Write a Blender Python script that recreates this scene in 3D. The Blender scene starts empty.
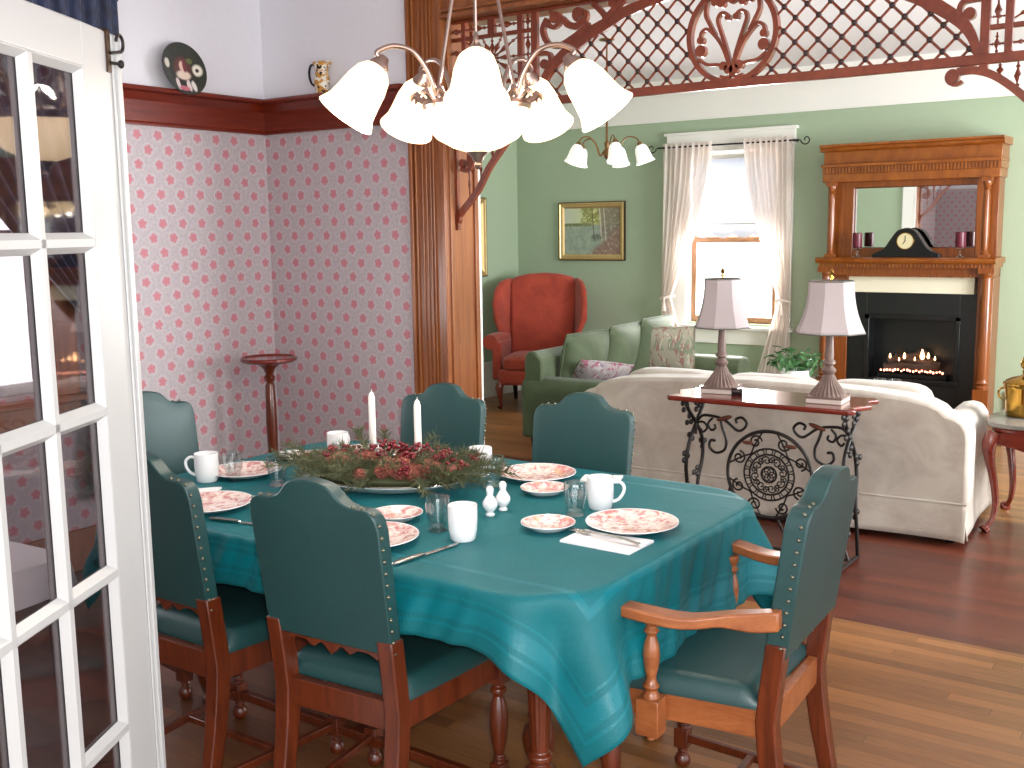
import bpy, math, random
from math import pi, sin, cos, radians as R, sqrt, atan2
from mathutils import Vector, Matrix, Euler
random.seed(7)
SC = bpy.context.scene
COL = SC.collection

# ------------------------------------------------------------------ mesh helpers
JT = 0
class M:
    def __init__(s): s.v = []; s.f = []; s.uv = None
    def add(s, v, f, T=None):
        k = len(s.v)
        s.v += [tuple(T @ Vector(p)) if T else tuple(p) for p in v]
        s.f += [tuple(k + i for i in q) for q in f]
        return s
    def box(s, x0, x1, y0, y1, z0, z1, T=None):
        v = [(x, y, z) for z in (z0, z1) for y in (y0, y1) for x in (x0, x1)]
        return s.add(v, [(0,2,3,1),(4,5,7,6),(0,1,5,4),(2,6,7,3),(0,4,6,2),(1,3,7,5)], T)
    def lathe(s, prof, c=(0,0,0), n=24, T=None, ripple=None):
        v = []; f = []
        for (r, z) in prof:
            for i in range(n):
                a = 2*pi*i/n
                rr = r*(1+(ripple(i, n, z) if ripple else 0))
                v.append((c[0]+rr*cos(a), c[1]+rr*sin(a), c[2]+z))
        m = len(prof)
        for j in range(m-1):
            for i in range(n):
                i2 = (i+1) % n
                f.append((j*n+i, j*n+i2, (j+1)*n+i2, (j+1)*n+i))
        if prof[0][0] > 1e-4: f.append(tuple(range(n))[::-1])
        if prof[-1][0] > 1e-4: f.append(tuple((m-1)*n+i for i in range(n)))
        return s.add(v, f, T)
    def lathe_open(s, prof, c=(0,0,0), n=24, T=None, ripple=None):
        k = len(s.f)
        s.lathe(prof, c, n, T, ripple)
        new = s.f[k:]; s.f[k:] = [q for q in new if len(q) == 4]
        return s
    def tube(s, pts, r, n=8, closed=False):
        P = [Vector(p) for p in pts]; m = len(P)
        rs = r if isinstance(r, (list, tuple)) else [r]*m
        v = []; f = []; up = None
        for i in range(m):
            a = P[(i-1) % m] if (closed or i > 0) else P[i]
            b = P[(i+1) % m] if (closed or i < m-1) else P[i]
            t = (b-a); t = t.normalized() if t.length > 1e-9 else Vector((0,0,1))
            if up is None:
                up = Vector((0,0,1)) if abs(t.z) < .9 else Vector((1,0,0))
            u = (up - t*up.dot(t)); u = u.normalized() if u.length > 1e-6 else t.orthogonal().normalized()
            w = t.cross(u); up = u
            for k in range(n):
                g = 2*pi*k/n
                v.append(tuple(P[i] + (u*cos(g)+w*sin(g))*rs[i]))
        for i in range(m if closed else m-1):
            j = (i+1) % m
            for k in range(n):
                k2 = (k+1) % n
                f.append((i*n+k, i*n+k2, j*n+k2, j*n+k))
        if not closed:
            f.append(tuple(range(n))[::-1]); f.append(tuple((m-1)*n+k for k in range(n)))
        return s.add(v, f)
    def ribbon(s, pts, w, t, y=0.0, T=None):
        """flat bar in the XZ plane, pts (x,z), width w in plane, thickness t along y"""
        global JT
        JT = (JT+1) % 9; t = t*(1+.035*JT)
        m = len(pts); v = []; f = []
        ws = w if isinstance(w, (list, tuple)) else [w]*m
        for i in range(m):
            a = pts[max(i-1, 0)]; b = pts[min(i+1, m-1)]
            dx, dz = b[0]-a[0], b[1]-a[1]; l = sqrt(dx*dx+dz*dz) or 1
            nx, nz = -dz/l*ws[i]/2, dx/l*ws[i]/2
            for (sg, yy) in ((1, y-t/2), (1, y+t/2), (-1, y+t/2), (-1, y-t/2)):
                v.append((pts[i][0]+nx*sg, yy, pts[i][1]+nz*sg))
        for i in range(m-1):
            for k in range(4):
                k2 = (k+1) % 4
                f.append((i*4+k, i*4+k2, (i+1)*4+k2, (i+1)*4+k))
        f.append((3,2,1,0)); f.append(tuple((m-1)*4+k for k in range(4)))
        return s.add(v, f, T)
    def disc(s, x, z, r, t, y=0.0, n=16, T=None):
        t = t*1.36
        v = [(x+r*cos(2*pi*i/n), y+q, z+r*sin(2*pi*i/n)) for q in (-t/2, t/2) for i in range(n)]
        f = [tuple(range(n)), tuple(range(2*n-1, n-1, -1))]
        f += [(i, n+i, n+(i+1) % n, (i+1) % n) for i in range(n)]
        return s.add(v, f, T)
    def prism(s, pts, y0, y1, T=None, axis='y'):
        n = len(pts)
        def q(a, b, c): return {'y': (a, c, b), 'z': (a, b, c), 'x': (c, a, b)}[axis]
        v = [q(p[0], p[1], y0) for p in pts] + [q(p[0], p[1], y1) for p in pts]
        f = [tuple(range(n)), tuple(range(2*n-1, n-1, -1))]
        f += [(i, n+i, n+(i+1) % n, (i+1) % n) for i in range(n)]
        return s.add(v, f, T)
    def sq(s, c, r, e=(1,1), T=None, nu=20, nv=12):
        """superellipsoid"""
        def pw(a, p): return math.copysign(abs(a)**p, a)
        v = []; f = []
        for j in range(nv+1):
            ph = -pi/2+pi*j/nv
            for i in range(nu):
                th = 2*pi*i/nu
                v.append((c[0]+r[0]*pw(cos(ph), e[1])*pw(cos(th), e[0]), c[1]+r[1]*pw(cos(ph), e[1])*pw(sin(th), e[0]), c[2]+r[2]*pw(sin(ph), e[1])))
        for j in range(nv):
            for i in range(nu):
                i2 = (i+1) % nu
                f.append((j*nu+i, j*nu+i2, (j+1)*nu+i2, (j+1)*nu+i))
        return s.add(v, f, T)
    def loft(s, secs, T=None):
        """secs: (cx,cy,cz,hx,hy)"""
        v = []; f = []
        for (x, y, z, hx, hy) in secs:
            v += [(x-hx, y-hy, z), (x+hx, y-hy, z), (x+hx, y+hy, z), (x-hx, y+hy, z)]
        for i in range(len(secs)-1):
            for k in range(4):
                k2 = (k+1) % 4
                f.append((i*4+k, i*4+k2, i*4+4+k2, i*4+4+k))
        f.append((3,2,1,0)); f.append(tuple((len(secs)-1)*4+k for k in range(4)))
        return s.add(v, f, T)
    def grid(s, fn, nu, nv, T=None, uv=None):
        v = []; f = []
        for j in range(nv+1):
            for i in range(nu+1): v.append(tuple(fn(i/nu, j/nv)))
        for j in range(nv):
            for i in range(nu):
                a = j*(nu+1)+i
                f.append((a, a+1, a+nu+2, a+nu+1))
        return s.add(v, f, T)
    def build(s, name, mat, parent=None, smooth=True, bevel=0, angle=38, solid=0, fixn=True, sub=0):
        me = bpy.data.meshes.new(name)
        me.from_pydata(s.v, [], s.f)
        if fixn:
            import bmesh
            b = bmesh.new(); b.from_mesh(me)
            bmesh.ops.remove_doubles(b, verts=b.verts, dist=1e-5)
            bmesh.ops.recalc_face_normals(b, faces=b.faces)
            b.to_mesh(me); b.free()
        me.materials.append(mat)
        if smooth:
            me.polygons.foreach_set('use_smooth', [True]*len(me.polygons))
            if not sub: me.set_sharp_from_angle(angle=R(angle))
        o = bpy.data.objects.new(name, me); COL.objects.link(o)
        if parent: o.parent = parent
        if bevel:
            m = o.modifiers.new('bevel', 'BEVEL'); m.width = bevel; m.segments = 2; m.limit_method = 'ANGLE'; m.angle_limit = R(40)
            m.harden_normals = False
        if solid:
            m = o.modifiers.new('solid', 'SOLIDIFY'); m.thickness = solid; m.offset = 0
        if sub:
            m = o.modifiers.new('sub', 'SUBSURF'); m.levels = sub; m.render_levels = sub
        return o

def tag(o, label, cat, group=None):
    o['label'] = label; o['category'] = cat
    if group: o['group'] = group
    return o
def thing(name, label, cat, loc=(0,0,0), rz=0, group=None):
    o = bpy.data.objects.new(name, None); COL.objects.link(o)
    o.empty_display_size = .1
    o.location = loc; o.rotation_euler = (0, 0, rz)
    return tag(o, label, cat, group)
def struct(o): o['kind'] = 'structure'; return o
def kids(o): return [c for c in bpy.data.objects if c.parent == o]
def dup(o, loc=None, rz=None, label=None, parent=None):
    c = o.copy(); COL.objects.link(c)
    if parent: c.parent = parent
    if loc is not None: c.location = loc
    if rz is not None: c.rotation_euler = (0, 0, rz)
    if label: c['label'] = label
    for k in kids(o): dup(k, parent=c)
    return c
def spiral(cx, cz, r0, r1, a0, turns, n=28):
    return [(cx+(r0+(r1-r0)*i/n)*cos(a0+turns*2*pi*i/n), cz+(r0+(r1-r0)*i/n)*sin(a0+turns*2*pi*i/n)) for i in range(n+1)]
def bez(p, n=24):
    """Catmull-Rom through points"""
    out = []; m = len(p)
    for i in range(m-1):
        p0 = p[max(i-1, 0)]; p1 = p[i]; p2 = p[i+1]; p3 = p[min(i+2, m-1)]
        for k in range(n):
            t = k/n
            out.append(tuple(.5*((2*b)+(-a+c)*t+(2*a-5*b+4*c-d)*t*t+(-a+3*b-3*c+d)*t**3) for a, b, c, d in zip(p0, p1, p2, p3)))
    out.append(tuple(p[-1])); return out

# ------------------------------------------------------------------ materials
def lin(c):
    def f(u):
        u /= 255.0
        return u/12.92 if u <= .04045 else ((u+.055)/1.055)**2.4
    return (f(c[0]), f(c[1]), f(c[2]), 1)
class G:
    def __init__(s, name):
        s.mat = bpy.data.materials.new(name); s.mat.use_nodes = True
        s.nt = s.mat.node_tree; s.b = s.nt.nodes['Principled BSDF']; s.out = s.nt.nodes['Material Output']
    def n(s, t, **kw):
        x = s.nt.nodes.new(t)
        for k, v in kw.items(): setattr(x, k, v)
        return x
    def put(s, sock, v):
        if hasattr(v, 'is_output'): s.nt.links.new(v, sock)
        else: sock.default_value = v
    def m(s, op, a, b=0.0, c=0.0):
        x = s.n('ShaderNodeMath', operation=op)
        s.put(x.inputs[0], a); s.put(x.inputs[1], b); s.put(x.inputs[2], c)
        return x.outputs[0]
    def mix(s, f, a, b):
        x = s.n('ShaderNodeMix', data_type='RGBA')
        s.put(x.inputs[0], f); s.put(x.inputs[6], a); s.put(x.inputs[7], b)
        return x.outputs[2]
    def noise(s, vec, scale=5, detail=3, rough=.5, dist=0.0):
        x = s.n('ShaderNodeTexNoise'); s.put(x.inputs['Vector'], vec)
        x.inputs['Scale'].default_value = scale; x.inputs['Detail'].default_value = detail
        x.inputs['Roughness'].default_value = rough; x.inputs['Distortion'].default_value = dist
        return x.outputs['Fac']
    def mapr(s, v, a, b, c=0.0, d=1.0):
        x = s.n('ShaderNodeMapRange'); x.clamp = True
        s.put(x.inputs[0], v); x.inputs[1].default_value = a; x.inputs[2].default_value = b
        x.inputs[3].default_value = c; x.inputs[4].default_value = d
        return x.outputs[0]
    def obj(s): return s.n('ShaderNodeTexCoord').outputs['Object']
    def pos(s): return s.n('ShaderNodeNewGeometry').outputs['Position']
    def xyz(s, v):
        x = s.n('ShaderNodeSeparateXYZ'); s.put(x.inputs[0], v); return x.outputs
    def comb(s, a, b, c):
        x = s.n('ShaderNodeCombineXYZ'); s.put(x.inputs[0], a); s.put(x.inputs[1], b); s.put(x.inputs[2], c); return x.outputs[0]
    def scale(s, v, sc):
        x = s.n('ShaderNodeMapping'); s.put(x.inputs[0], v); x.inputs['Scale'].default_value = sc; return x.outputs[0]
    def set(s, **kw):
        for k, v in kw.items(): s.put(s.b.inputs[k.replace('_', ' ')], v)
        return s
    def bump(s, h, strength=.3, dist=.01):
        x = s.n('ShaderNodeBump'); x.inputs['Strength'].default_value = strength; x.inputs['Distance'].default_value = dist
        s.put(x.inputs['Height'], h); s.put(s.b.inputs['Normal'], x.outputs[0])
def plain(name, c, rough=.5, metal=0, var=.0, scale=8, bump=0, **kw):
    g = G(name); g.set(Roughness=rough, Metallic=metal, **kw)
    if var or bump:
        nz = g.noise(g.obj(), scale, 4)
        if var:
            a = tuple(lin(c)[i]*(1-var) for i in range(3))+(1,); b = tuple(min(1, lin(c)[i]*(1+var)) for i in range(3))+(1,)
            g.set(Base_Color=g.mix(nz, a, b))
        else: g.set(Base_Color=lin(c))
        if bump: g.bump(nz, bump, .01)
    else: g.set(Base_Color=lin(c))
    return g.mat
def wood(name, c1, c2, rough=.35, stretch=(14, 14, 1.2), coat=.3, fine=3):
    g = G(name); v = g.scale(g.obj(), stretch)
    a = g.noise(v, fine, 4, .6, .6); b = g.noise(v, fine*7, 2, .5)
    f = g.m('ADD', g.m('MULTIPLY', a, .75), g.m('MULTIPLY', b, .25))
    g.set(Base_Color=g.mix(g.mapr(f, .35, .65), lin(c1), lin(c2)), Roughness=rough, Coat_Weight=coat, Coat_Roughness=.15)
    return g.mat
def lamp_mat(name, c, strength):
    g = G(name); g.set(Base_Color=lin((240,235,225)), Roughness=.4, Emission_Color=lin(c), Emission_Strength=strength); return g.mat

MT = {}
MT['casing'] = wood('honey_casing_wood', (118,62,28), (154,92,46), .35, (16,16,.7))
MT['rail'] = wood('red_plate_rail_wood', (94,26,8), (120,38,14), .4, (1.2,1.2,14))
MT['fret'] = wood('reddish_fretwork_wood', (94,36,18), (128,58,32), .35, (3,3,3))
MT['iron_dark'] = plain('dark_lattice_bead', (46,26,26), .5, .2)
MT['mantel'] = wood('orange_oak', (116,56,12), (152,86,28), .3, (3,12,1.2), .3, 4)
MT['mantelv'] = wood('orange_oak_vertical', (108,50,12), (144,78,26), .3, (14,14,.8), .3, 4)
MT['chair'] = wood('mahogany_chair_wood', (70,26,10), (104,44,18), .3, (12,12,1.5))
MT['chairlt'] = wood('honey_chair_wood', (124,66,32), (158,94,52), .3, (10,2,10))
MT['cherry'] = wood('cherry_table_wood', (92,26,18), (122,44,30), .2, (2,8,8), .6)
MT['leather'] = None
def leather(name, c):
    g = G(name); nz = g.noise(g.obj(), 180, 3); big = g.noise(g.obj(), 5, 3)
    a = tuple(x*.82 for x in lin(c)[:3])+(1,); b = tuple(x*1.15 for x in lin(c)[:3])+(1,)
    g.set(Base_Color=g.mix(big, a, b), Roughness=.42); g.b.inputs['Specular IOR Level'].default_value = .55
    g.bump(nz, .25, .002); return g.mat
MT['leather'] = leather('green_leather', (25,62,62))
MT['brass_nail'] = plain('antique_nail_head', (110,112,96), .35, .85)
MT['white'] = plain('white_gloss_paint', (182,183,182), .35, 0, .02, 3)
MT['trimwhite'] = plain('white_wood_trim', (236,234,228), .45, 0, .02, 3)
MT['upper'] = plain('pale_lavender_wall', (232,231,236), .8, 0, .03, 30, .05)
MT['ceil'] = plain('white_ceiling', (226,223,226), .9, 0, .02, 3)
MT['green'] = plain('sage_green_wall', (162,179,152), .75, 0, .03, 12, .03)
MT['china'] = plain('white_china', (240,240,240), .18, 0, .01, 5, 0, Coat_Weight=.4)
MT['silver'] = plain('silverware', (190,186,178), .22, 1, .05, 40)
MT['nickel'] = plain('brushed_nickel', (172,150,140), .28, 1, .05, 30)
MT['oldbrass'] = plain('old_brass', (136,104,66), .35, .9, .1, 20)
MT['brass'] = plain('polished_brass', (176,136,62), .16, 1, .05, 20)
MT['wroughtiron'] = plain('black_wrought_iron', (30,24,22), .5, .4, .15, 30)
MT['bronze'] = plain('aged_bronze_leaf', (104,58,42), .5, .4, .2, 20)
MT['napkin'] = plain('white_cotton_napkin', (238,236,236), .85, 0, .02, 60, .1)
MT['wax'] = plain('ivory_candle_wax', (240,236,228), .45, 0, .01, 5, 0, Subsurface_Weight=.0)
MT['maroonwax'] = plain('maroon_candle_wax', (92,18,40), .35, 0, .05, 10)
MT['black'] = plain('black_enamel', (14,15,17), .25, .1, .1, 10)
MT['blackmatte'] = plain('black_slate_surround', (11,14,16), .35, 0, .2, 6)
MT['marble'] = plain('cream_marble', (226,220,196), .3, 0, .05, 4)
MT['greymarble'] = plain('grey_marble_top', (126,122,116), .25, 0, .2, 9)
MT['gold'] = plain('gilded_frame', (196,168,116), .35, .55, .12, 20)
MT['darkframe'] = plain('dark_bronze_frame_edge', (62,40,20), .4, .3, .1, 20)
MT['lampbase'] = plain('weathered_taupe_resin', (118,98,90), .5, .1, .3, 24, .2)
MT['lampstone'] = plain('pale_plinth_stone', (206,192,182), .5, 0, .1, 14)
MT['shadefab'] = plain('pale_linen_shade', (184,173,173), .9, 0, .03, 60)
MT['shadetrim'] = plain('grey_shade_piping', (106,104,98), .8)
MT['creamsofa'] = None
def fabric(name, c1, c2, sc=6, rough=.9, fine=200, sheen=.3):
    g = G(name); nz = g.mapr(g.noise(g.obj(), sc, 4, .6, .8), .35, .65)
    g.set(Base_Color=g.mix(nz, lin(c1), lin(c2)), Roughness=rough, Sheen_Weight=sheen)
    g.bump(g.noise(g.obj(), fine, 2), .25, .003); return g.mat
MT['creamsofa'] = fabric('cream_damask', (182,169,158), (204,194,183), 5)
MT['greensofa'] = fabric('sage_velvet', (68,80,56), (88,100,72), 3, .8, 300, .15)
MT['redfab'] = fabric('rust_red_upholstery', (150,54,38), (172,68,48), 6, .9, 300, .2)
MT['navy'] = fabric('navy_drape', (22,26,48), (40,50,84), 14, .55)
MT['limb'] = plain('logs', (58,40,30), .9, 0, .4, 20, .5)
MT['needle'] = plain('pine_needles', (84,88,58), .7, 0, .5, 12)
MT['cone'] = plain('brown_pine_cone', (132,72,58), .7, 0, .35, 60, .6)
MT['berry'] = plain('dark_red_berry', (112,20,32), .25, 0, .2, 20)
MT['fruit'] = plain('dusty_pink_fruit', (176,98,86), .5, 0, .25, 20)
MT['leaf'] = plain('glossy_green_leaf', (66,112,62), .45, 0, .35, 20)
MT['soil'] = plain('soil', (60,44,34), .95)
MT['sash'] = wood('varnished_sash', (150,104,72), (176,130,94), .4, (10,10,1))
def thin_glass(name, tint, f0, rough=.03, boost=1.0):
    g = G(name)
    tr = g.n('ShaderNodeBsdfTransparent'); tr.inputs[0].default_value = tint
    gl = g.n('ShaderNodeBsdfGlossy'); gl.inputs['Roughness'].default_value = rough
    lw = g.n('ShaderNodeLayerWeight'); lw.inputs[0].default_value = .5
    fr = g.m('MINIMUM', g.m('ADD', f0, g.m('MULTIPLY', g.m('POWER', lw.outputs['Facing'], 4.0), boost)), 1.0)
    mx = g.n('ShaderNodeMixShader'); g.put(mx.inputs[0], fr); g.nt.links.new(tr.outputs[0], mx.inputs[1]); g.nt.links.new(gl.outputs[0], mx.inputs[2])
    g.nt.links.new(mx.outputs[0], g.out.inputs[0]); return g.mat
MT['glass'] = thin_glass('clear_glass', (.92,.94,.94,1), .12, .05, 1.4)
# door pane: clear grey-tinted glass
MT['pane'] = thin_glass('tinted_door_glass', (.66,.62,.64,1), .07, .03, .8)
g = G('window_glass')
tr = g.n('ShaderNodeBsdfTransparent'); gl = g.n('ShaderNodeBsdfGlossy'); gl.inputs['Roughness'].default_value = .03
mx = g.n('ShaderNodeMixShader'); mx.inputs[0].default_value = .05
g.nt.links.new(tr.outputs[0], mx.inputs[1]); g.nt.links.new(gl.outputs[0], mx.inputs[2]); g.nt.links.new(mx.outputs[0], g.out.inputs[0]); MT['winglass'] = g.mat
g = G('mirror'); g.set(Base_Color=(.86,.88,.86,1), Roughness=.02, Metallic=1.0); MT['mirror'] = g.mat
# thin fabrics that pass daylight
def sheer(name, c, tr=.5, transp=.0, vary=True):
    g = G(name)
    d = g.n('ShaderNodeBsdfDiffuse'); d.inputs[0].default_value = lin(c)
    t = g.n('ShaderNodeBsdfTranslucent'); t.inputs[0].default_value = lin(c)
    m1 = g.n('ShaderNodeMixShader'); m1.inputs[0].default_value = tr
    g.nt.links.new(d.outputs[0], m1.inputs[1]); g.nt.links.new(t.outputs[0], m1.inputs[2])
    p = g.n('ShaderNodeBsdfTransparent'); m2 = g.n('ShaderNodeMixShader')
    wv = g.noise(g.scale(g.obj(), (60,60,60)), 8, 2)
    g.put(m2.inputs[0], g.mapr(wv, .3, .7, transp*.8, transp*1.2))
    g.nt.links.new(m1.outputs[0], m2.inputs[1]); g.nt.links.new(p.outputs[0], m2.inputs[2])
    g.nt.links.new(m2.outputs[0], g.out.inputs[0]); return g.mat
MT['curtain'] = sheer('sheer_white_curtain', (246,238,232), .55, .12)
MT['blind'] = sheer('white_roller_blind', (222,226,234), .15, .0)
MT['shade_glow'] = None

# wallpaper: rose rosettes on a grey-mauve ground
def wallpaper(name, axis):
    g = G(name); p = g.xyz(g.pos()); u = p[axis]; v = p[2]
    pu, pv = .1223, .073
    vr = g.m('DIVIDE', g.m('SUBTRACT', v, .0113), pv)
    row = g.m('FLOOR', vr)
    odd = g.m('MULTIPLY', g.m('FRACT', g.m('MULTIPLY', row, .5)), 1.0)
    ur = g.m('ADD', g.m('DIVIDE', u, pu), odd)
    lu = g.m('MULTIPLY', g.m('SUBTRACT', g.m('FRACT', ur), .5), pu)
    lv = g.m('MULTIPLY', g.m('SUBTRACT', g.m('FRACT', vr), .5), pv)
    rr = g.m('SQRT', g.m('ADD', g.m('MULTIPLY', lu, lu), g.m('MULTIPLY', lv, lv)))
    th = g.m('ARCTAN2', lv, lu)
    cell = g.comb(g.m('FLOOR', ur), row, 0.0)
    wn = g.n('ShaderNodeTexWhiteNoise'); g.put(wn.inputs[0], cell)
    lobes = g.m('MULTIPLY', g.m('COSINE', g.m('ADD', g.m('MULTIPLY', th, 5.0), g.m('MULTIPLY', wn.outputs[0], 6.28))), .0042)
    fine = g.noise(g.pos(), 120, 3)
    edge = g.m('ADD', g.m('ADD', lobes, .0220), g.m('MULTIPLY', g.m('SUBTRACT', fine, .5), .02))
    star = g.mapr(g.m('SUBTRACT', rr, edge), -.003, .003, 1, 0)
    halo = g.mapr(g.m('ABSOLUTE', g.m('SUBTRACT', rr, .031)), 0.002, .006, .35, 0)
    bg = g.mix(g.mapr(g.noise(g.pos(), 60, 4, .7), .4, .6), lin((176,167,170)), lin((190,181,184)))
    speck = g.mapr(g.noise(g.pos(), 95, 2, .6), .56, .64, 0, .5)
    bg = g.mix(speck, bg, lin((170,168,164)))
    bg = g.mix(halo, bg, lin((216,200,202)))
    pk = g.mix(g.noise(g.pos(), 170, 3), lin((186,112,122)), lin((206,140,148)))
    g.set(Base_Color=g.mix(star, bg, pk), Roughness=.75)
    return g.mat
MT['paper_x'] = wallpaper('rosette_wallpaper_back', 0)
MT['paper_y'] = wallpaper('rosette_wallpaper_side', 1)

def floor_mat():
    g = G('strip_wood_floor'); p = g.xyz(g.pos())
    w = .058
    row = g.m('FLOOR', g.m('DIVIDE', p[1], w))
    wn = g.n('ShaderNodeTexWhiteNoise'); wn.noise_dimensions = '1D'; g.put(wn.inputs['W'], row)
    sx = g.m('ADD', g.m('DIVIDE', p[0], 1.1), g.m('MULTIPLY', wn.outputs[0], 7.0))
    seg = g.m('FLOOR', sx)
    wn2 = g.n('ShaderNodeTexWhiteNoise'); g.put(wn2.inputs[0], g.comb(row, seg, 0.0))
    grain = g.noise(g.scale(g.pos(), (2.5, 30, 1)), 3, 5, .65, .5)
    t = g.m('ADD', g.m('MULTIPLY', wn2.outputs[0], .45), g.m('MULTIPLY', grain, .65))
    honey = g.mix(g.mapr(t, .25, .8), lin((106,66,32)), lin((154,102,56)))
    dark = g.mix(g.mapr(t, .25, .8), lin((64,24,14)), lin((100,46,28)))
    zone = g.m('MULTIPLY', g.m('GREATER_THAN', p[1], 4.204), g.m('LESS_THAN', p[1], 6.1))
    lp = g.noise(g.pos(), .9, 2)
    floor_shade = g.mapr(p[0], -2.9, -1.7, .75, 0)       # shade by the table and door painted into the boards, darker and redder leftward
    floor_shade2 = g.m('MULTIPLY', floor_shade, g.m('LESS_THAN', p[1], 4.2))
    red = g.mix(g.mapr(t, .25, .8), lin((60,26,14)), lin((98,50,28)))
    c = g.mix(floor_shade2, honey, red)
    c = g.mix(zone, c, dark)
    gap = g.m('FRACT', g.m('DIVIDE', p[1], w)); gx = g.m('FRACT', sx)
    ln = g.m('MAXIMUM', g.m('LESS_THAN', gap, .035), g.m('LESS_THAN', gx, .0025))
    c = g.mix(g.m('MULTIPLY', ln, .55), c, lin((40,18,10)))
    g.set(Base_Color=c, Roughness=g.mapr(lp, .3, .7, .32, .44), Coat_Weight=.10, Coat_Roughness=.12)
    g.bump(g.m('ADD', g.m('MULTIPLY', ln, -1.0), g.m('MULTIPLY', grain, .2)), .15, .002)
    return g.mat
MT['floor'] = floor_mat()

# ------------------------------------------------------------------ the setting
XL, YB, XF, YF, ZC = -4.6, 4.2, -6.05, 8.75, 2.86
YW2 = 4.43       # living-room face of the dividing wall
OX0, OX1, OZ = -3.315, -.38, 2.6
def S(name, m, mat, **kw): return struct(m.build(name, mat, **kw))
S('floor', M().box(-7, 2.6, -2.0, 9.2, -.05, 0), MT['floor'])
S('ceiling', M().box(-7, 2.6, -1.95, 9.2, ZC, ZC+.1), MT['ceil'])
# dining: left wall with a window opening (Y 1.85..2.74, Z .86..2.35)
WY0, WY1, WZ0, WZ1 = 1.75, 2.82, .88, 2.35
w = M()
w.box(XL-.15, XL, -1.8, WY0, 0, 2.16).box(XL-.15, XL, WY1, YB+.1, 0, 2.16).box(XL-.15, XL, WY0, WY1, 0, WZ0)
S('wall_left', w, MT['paper_y'], smooth=False)
w = M(); w.box(XL-.15, XL, -1.8, WY0, 2.16, ZC).box(XL-.15, XL, WY1, YB+.1, 2.16, ZC).box(XL-.15, XL, WY0, WY1, WZ1, ZC)
S('wall_left_upper', w, MT['upper'], smooth=False)
S('wall_near', M().box(XL-.15, -.9, -1.95, -1.8, 0, 2.16), MT['paper_x'], smooth=False)
S('wall_near_upper', M().box(XL-.15, -.9, -1.95, -1.8, 2.16, ZC), MT['upper'], smooth=False)
S('wall_back', M().box(XL, -3.36, YB, YW2-.005, 0, 2.16), MT['paper_x'], smooth=False)
S('wall_back_upper', M().box(XL, -3.36, YB, YW2-.005, 2.16, ZC), MT['upper'], smooth=False)
S('wall_back_header', M().box(-3.36, 2.5, YB, YW2-.005, OZ+.012, ZC), MT['upper'], smooth=False)
S('wall_back_right', M().box(OX1+.02, 2.5, YB, YW2-.005, 0, OZ+.012), MT['paper_x'], smooth=False)
w = M(); w.box(XF, OX0-.02, YW2-.005, YW2, 0, ZC).box(OX1+.02, 1.4, YW2-.005, YW2, 0, ZC).box(OX0-.02, OX1+.02, YW2-.005, YW2, OZ+.012, ZC)
w.box(XF, XL-.15, YW2-.2, YW2-.005, 0, ZC)
S('wall_front', w, MT['green'], smooth=False)
# living room shell, window opening in the far wall
LX0, LX1, LZ0, LZ1 = -4.22, -3.38, .76, 2.26
w = M(); w.box(XF-.15, LX0, YF, YF+.15, 0, ZC).box(LX1, 1.4, YF, YF+.15, 0, ZC).box(LX0, LX1, YF, YF+.15, 0, LZ0).box(LX0, LX1, YF, YF+.15, LZ1, ZC)
S('wall_far', w, MT['green'], smooth=False)
S('wall_far_left', M().box(XF-.15, XF, YW2-.2, YF, 0, ZC), MT['green'], smooth=False)
RY0, RY1, RZ0, RZ1 = 5.2, 7.6, .7, 2.4
w = M(); w.box(1.4, 1.55, YW2, RY0, 0, ZC).box(1.4, 1.55, RY1, YF+.15, 0, ZC).box(1.4, 1.55, RY0, RY1, 0, RZ0).box(1.4, 1.55, RY0, RY1, RZ1, ZC)
S('wall_far_right', w, MT['green'], smooth=False)
# trim
crown = [(0, 2.52), (-.02, 2.52), (-.035, 2.56), (-.04, 2.60), (-.075, 2.66), (-.085, 2.70), (-.13, 2.76), (-.15, 2.80), (-.15, ZC), (0, ZC)]
S('trim_1', M().prism([(YF+a, b) for a, b in crown], XF, 1.4, axis='x'), MT['trimwhite'], angle=25)
S('trim_2', M().prism([(XF-a, b) for a, b in crown], YW2, YF, axis='y'), MT['trimwhite'], angle=25)
def base(pts, z): return pts
S('baseboard_far', M().box(XF, -3.02, YF-.025, YF, 0, .33).box(-1.55, 1.4, YF-.025, YF, 0, .33).box(XF, -3.02, YF-.035, YF, .30, .345), MT['trimwhite'], bevel=.006)
S('baseboard_left', M().box(XF, XF+.025, YW2, YF-.025, 0, .33).box(XF, XF+.035, YW2, YF-.03, .30, .345), MT['trimwhite'], bevel=.006)
# plate rail (trim) on both dining walls
def rail_prof(): return [(0, 2.135), (.022, 2.135), (.022, 2.145), (.016, 2.155), (.016, 2.255), (.03, 2.27), (.05, 2.29), (.095, 2.295), (.1, 2.305), (.095, 2.315), (0, 2.315)]
S('trim_3', M().prism([(XL+a, b) for a, b in rail_prof()], WY1+.14, YB, axis='y'), MT['rail'], angle=25)
S('trim_4', M().prism([(YB-a, b) for a, b in rail_prof()], XL, -3.532, axis='x'), MT['rail'], angle=25)
S('baseboard_back', M().box(XL, -3.532, YB-.02, YB, 0, .2), MT['casing'], bevel=.005)
S('baseboard_side', M().box(XL, XL+.02, -1.8, YB, 0, .2), MT['casing'], bevel=.005)
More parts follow.
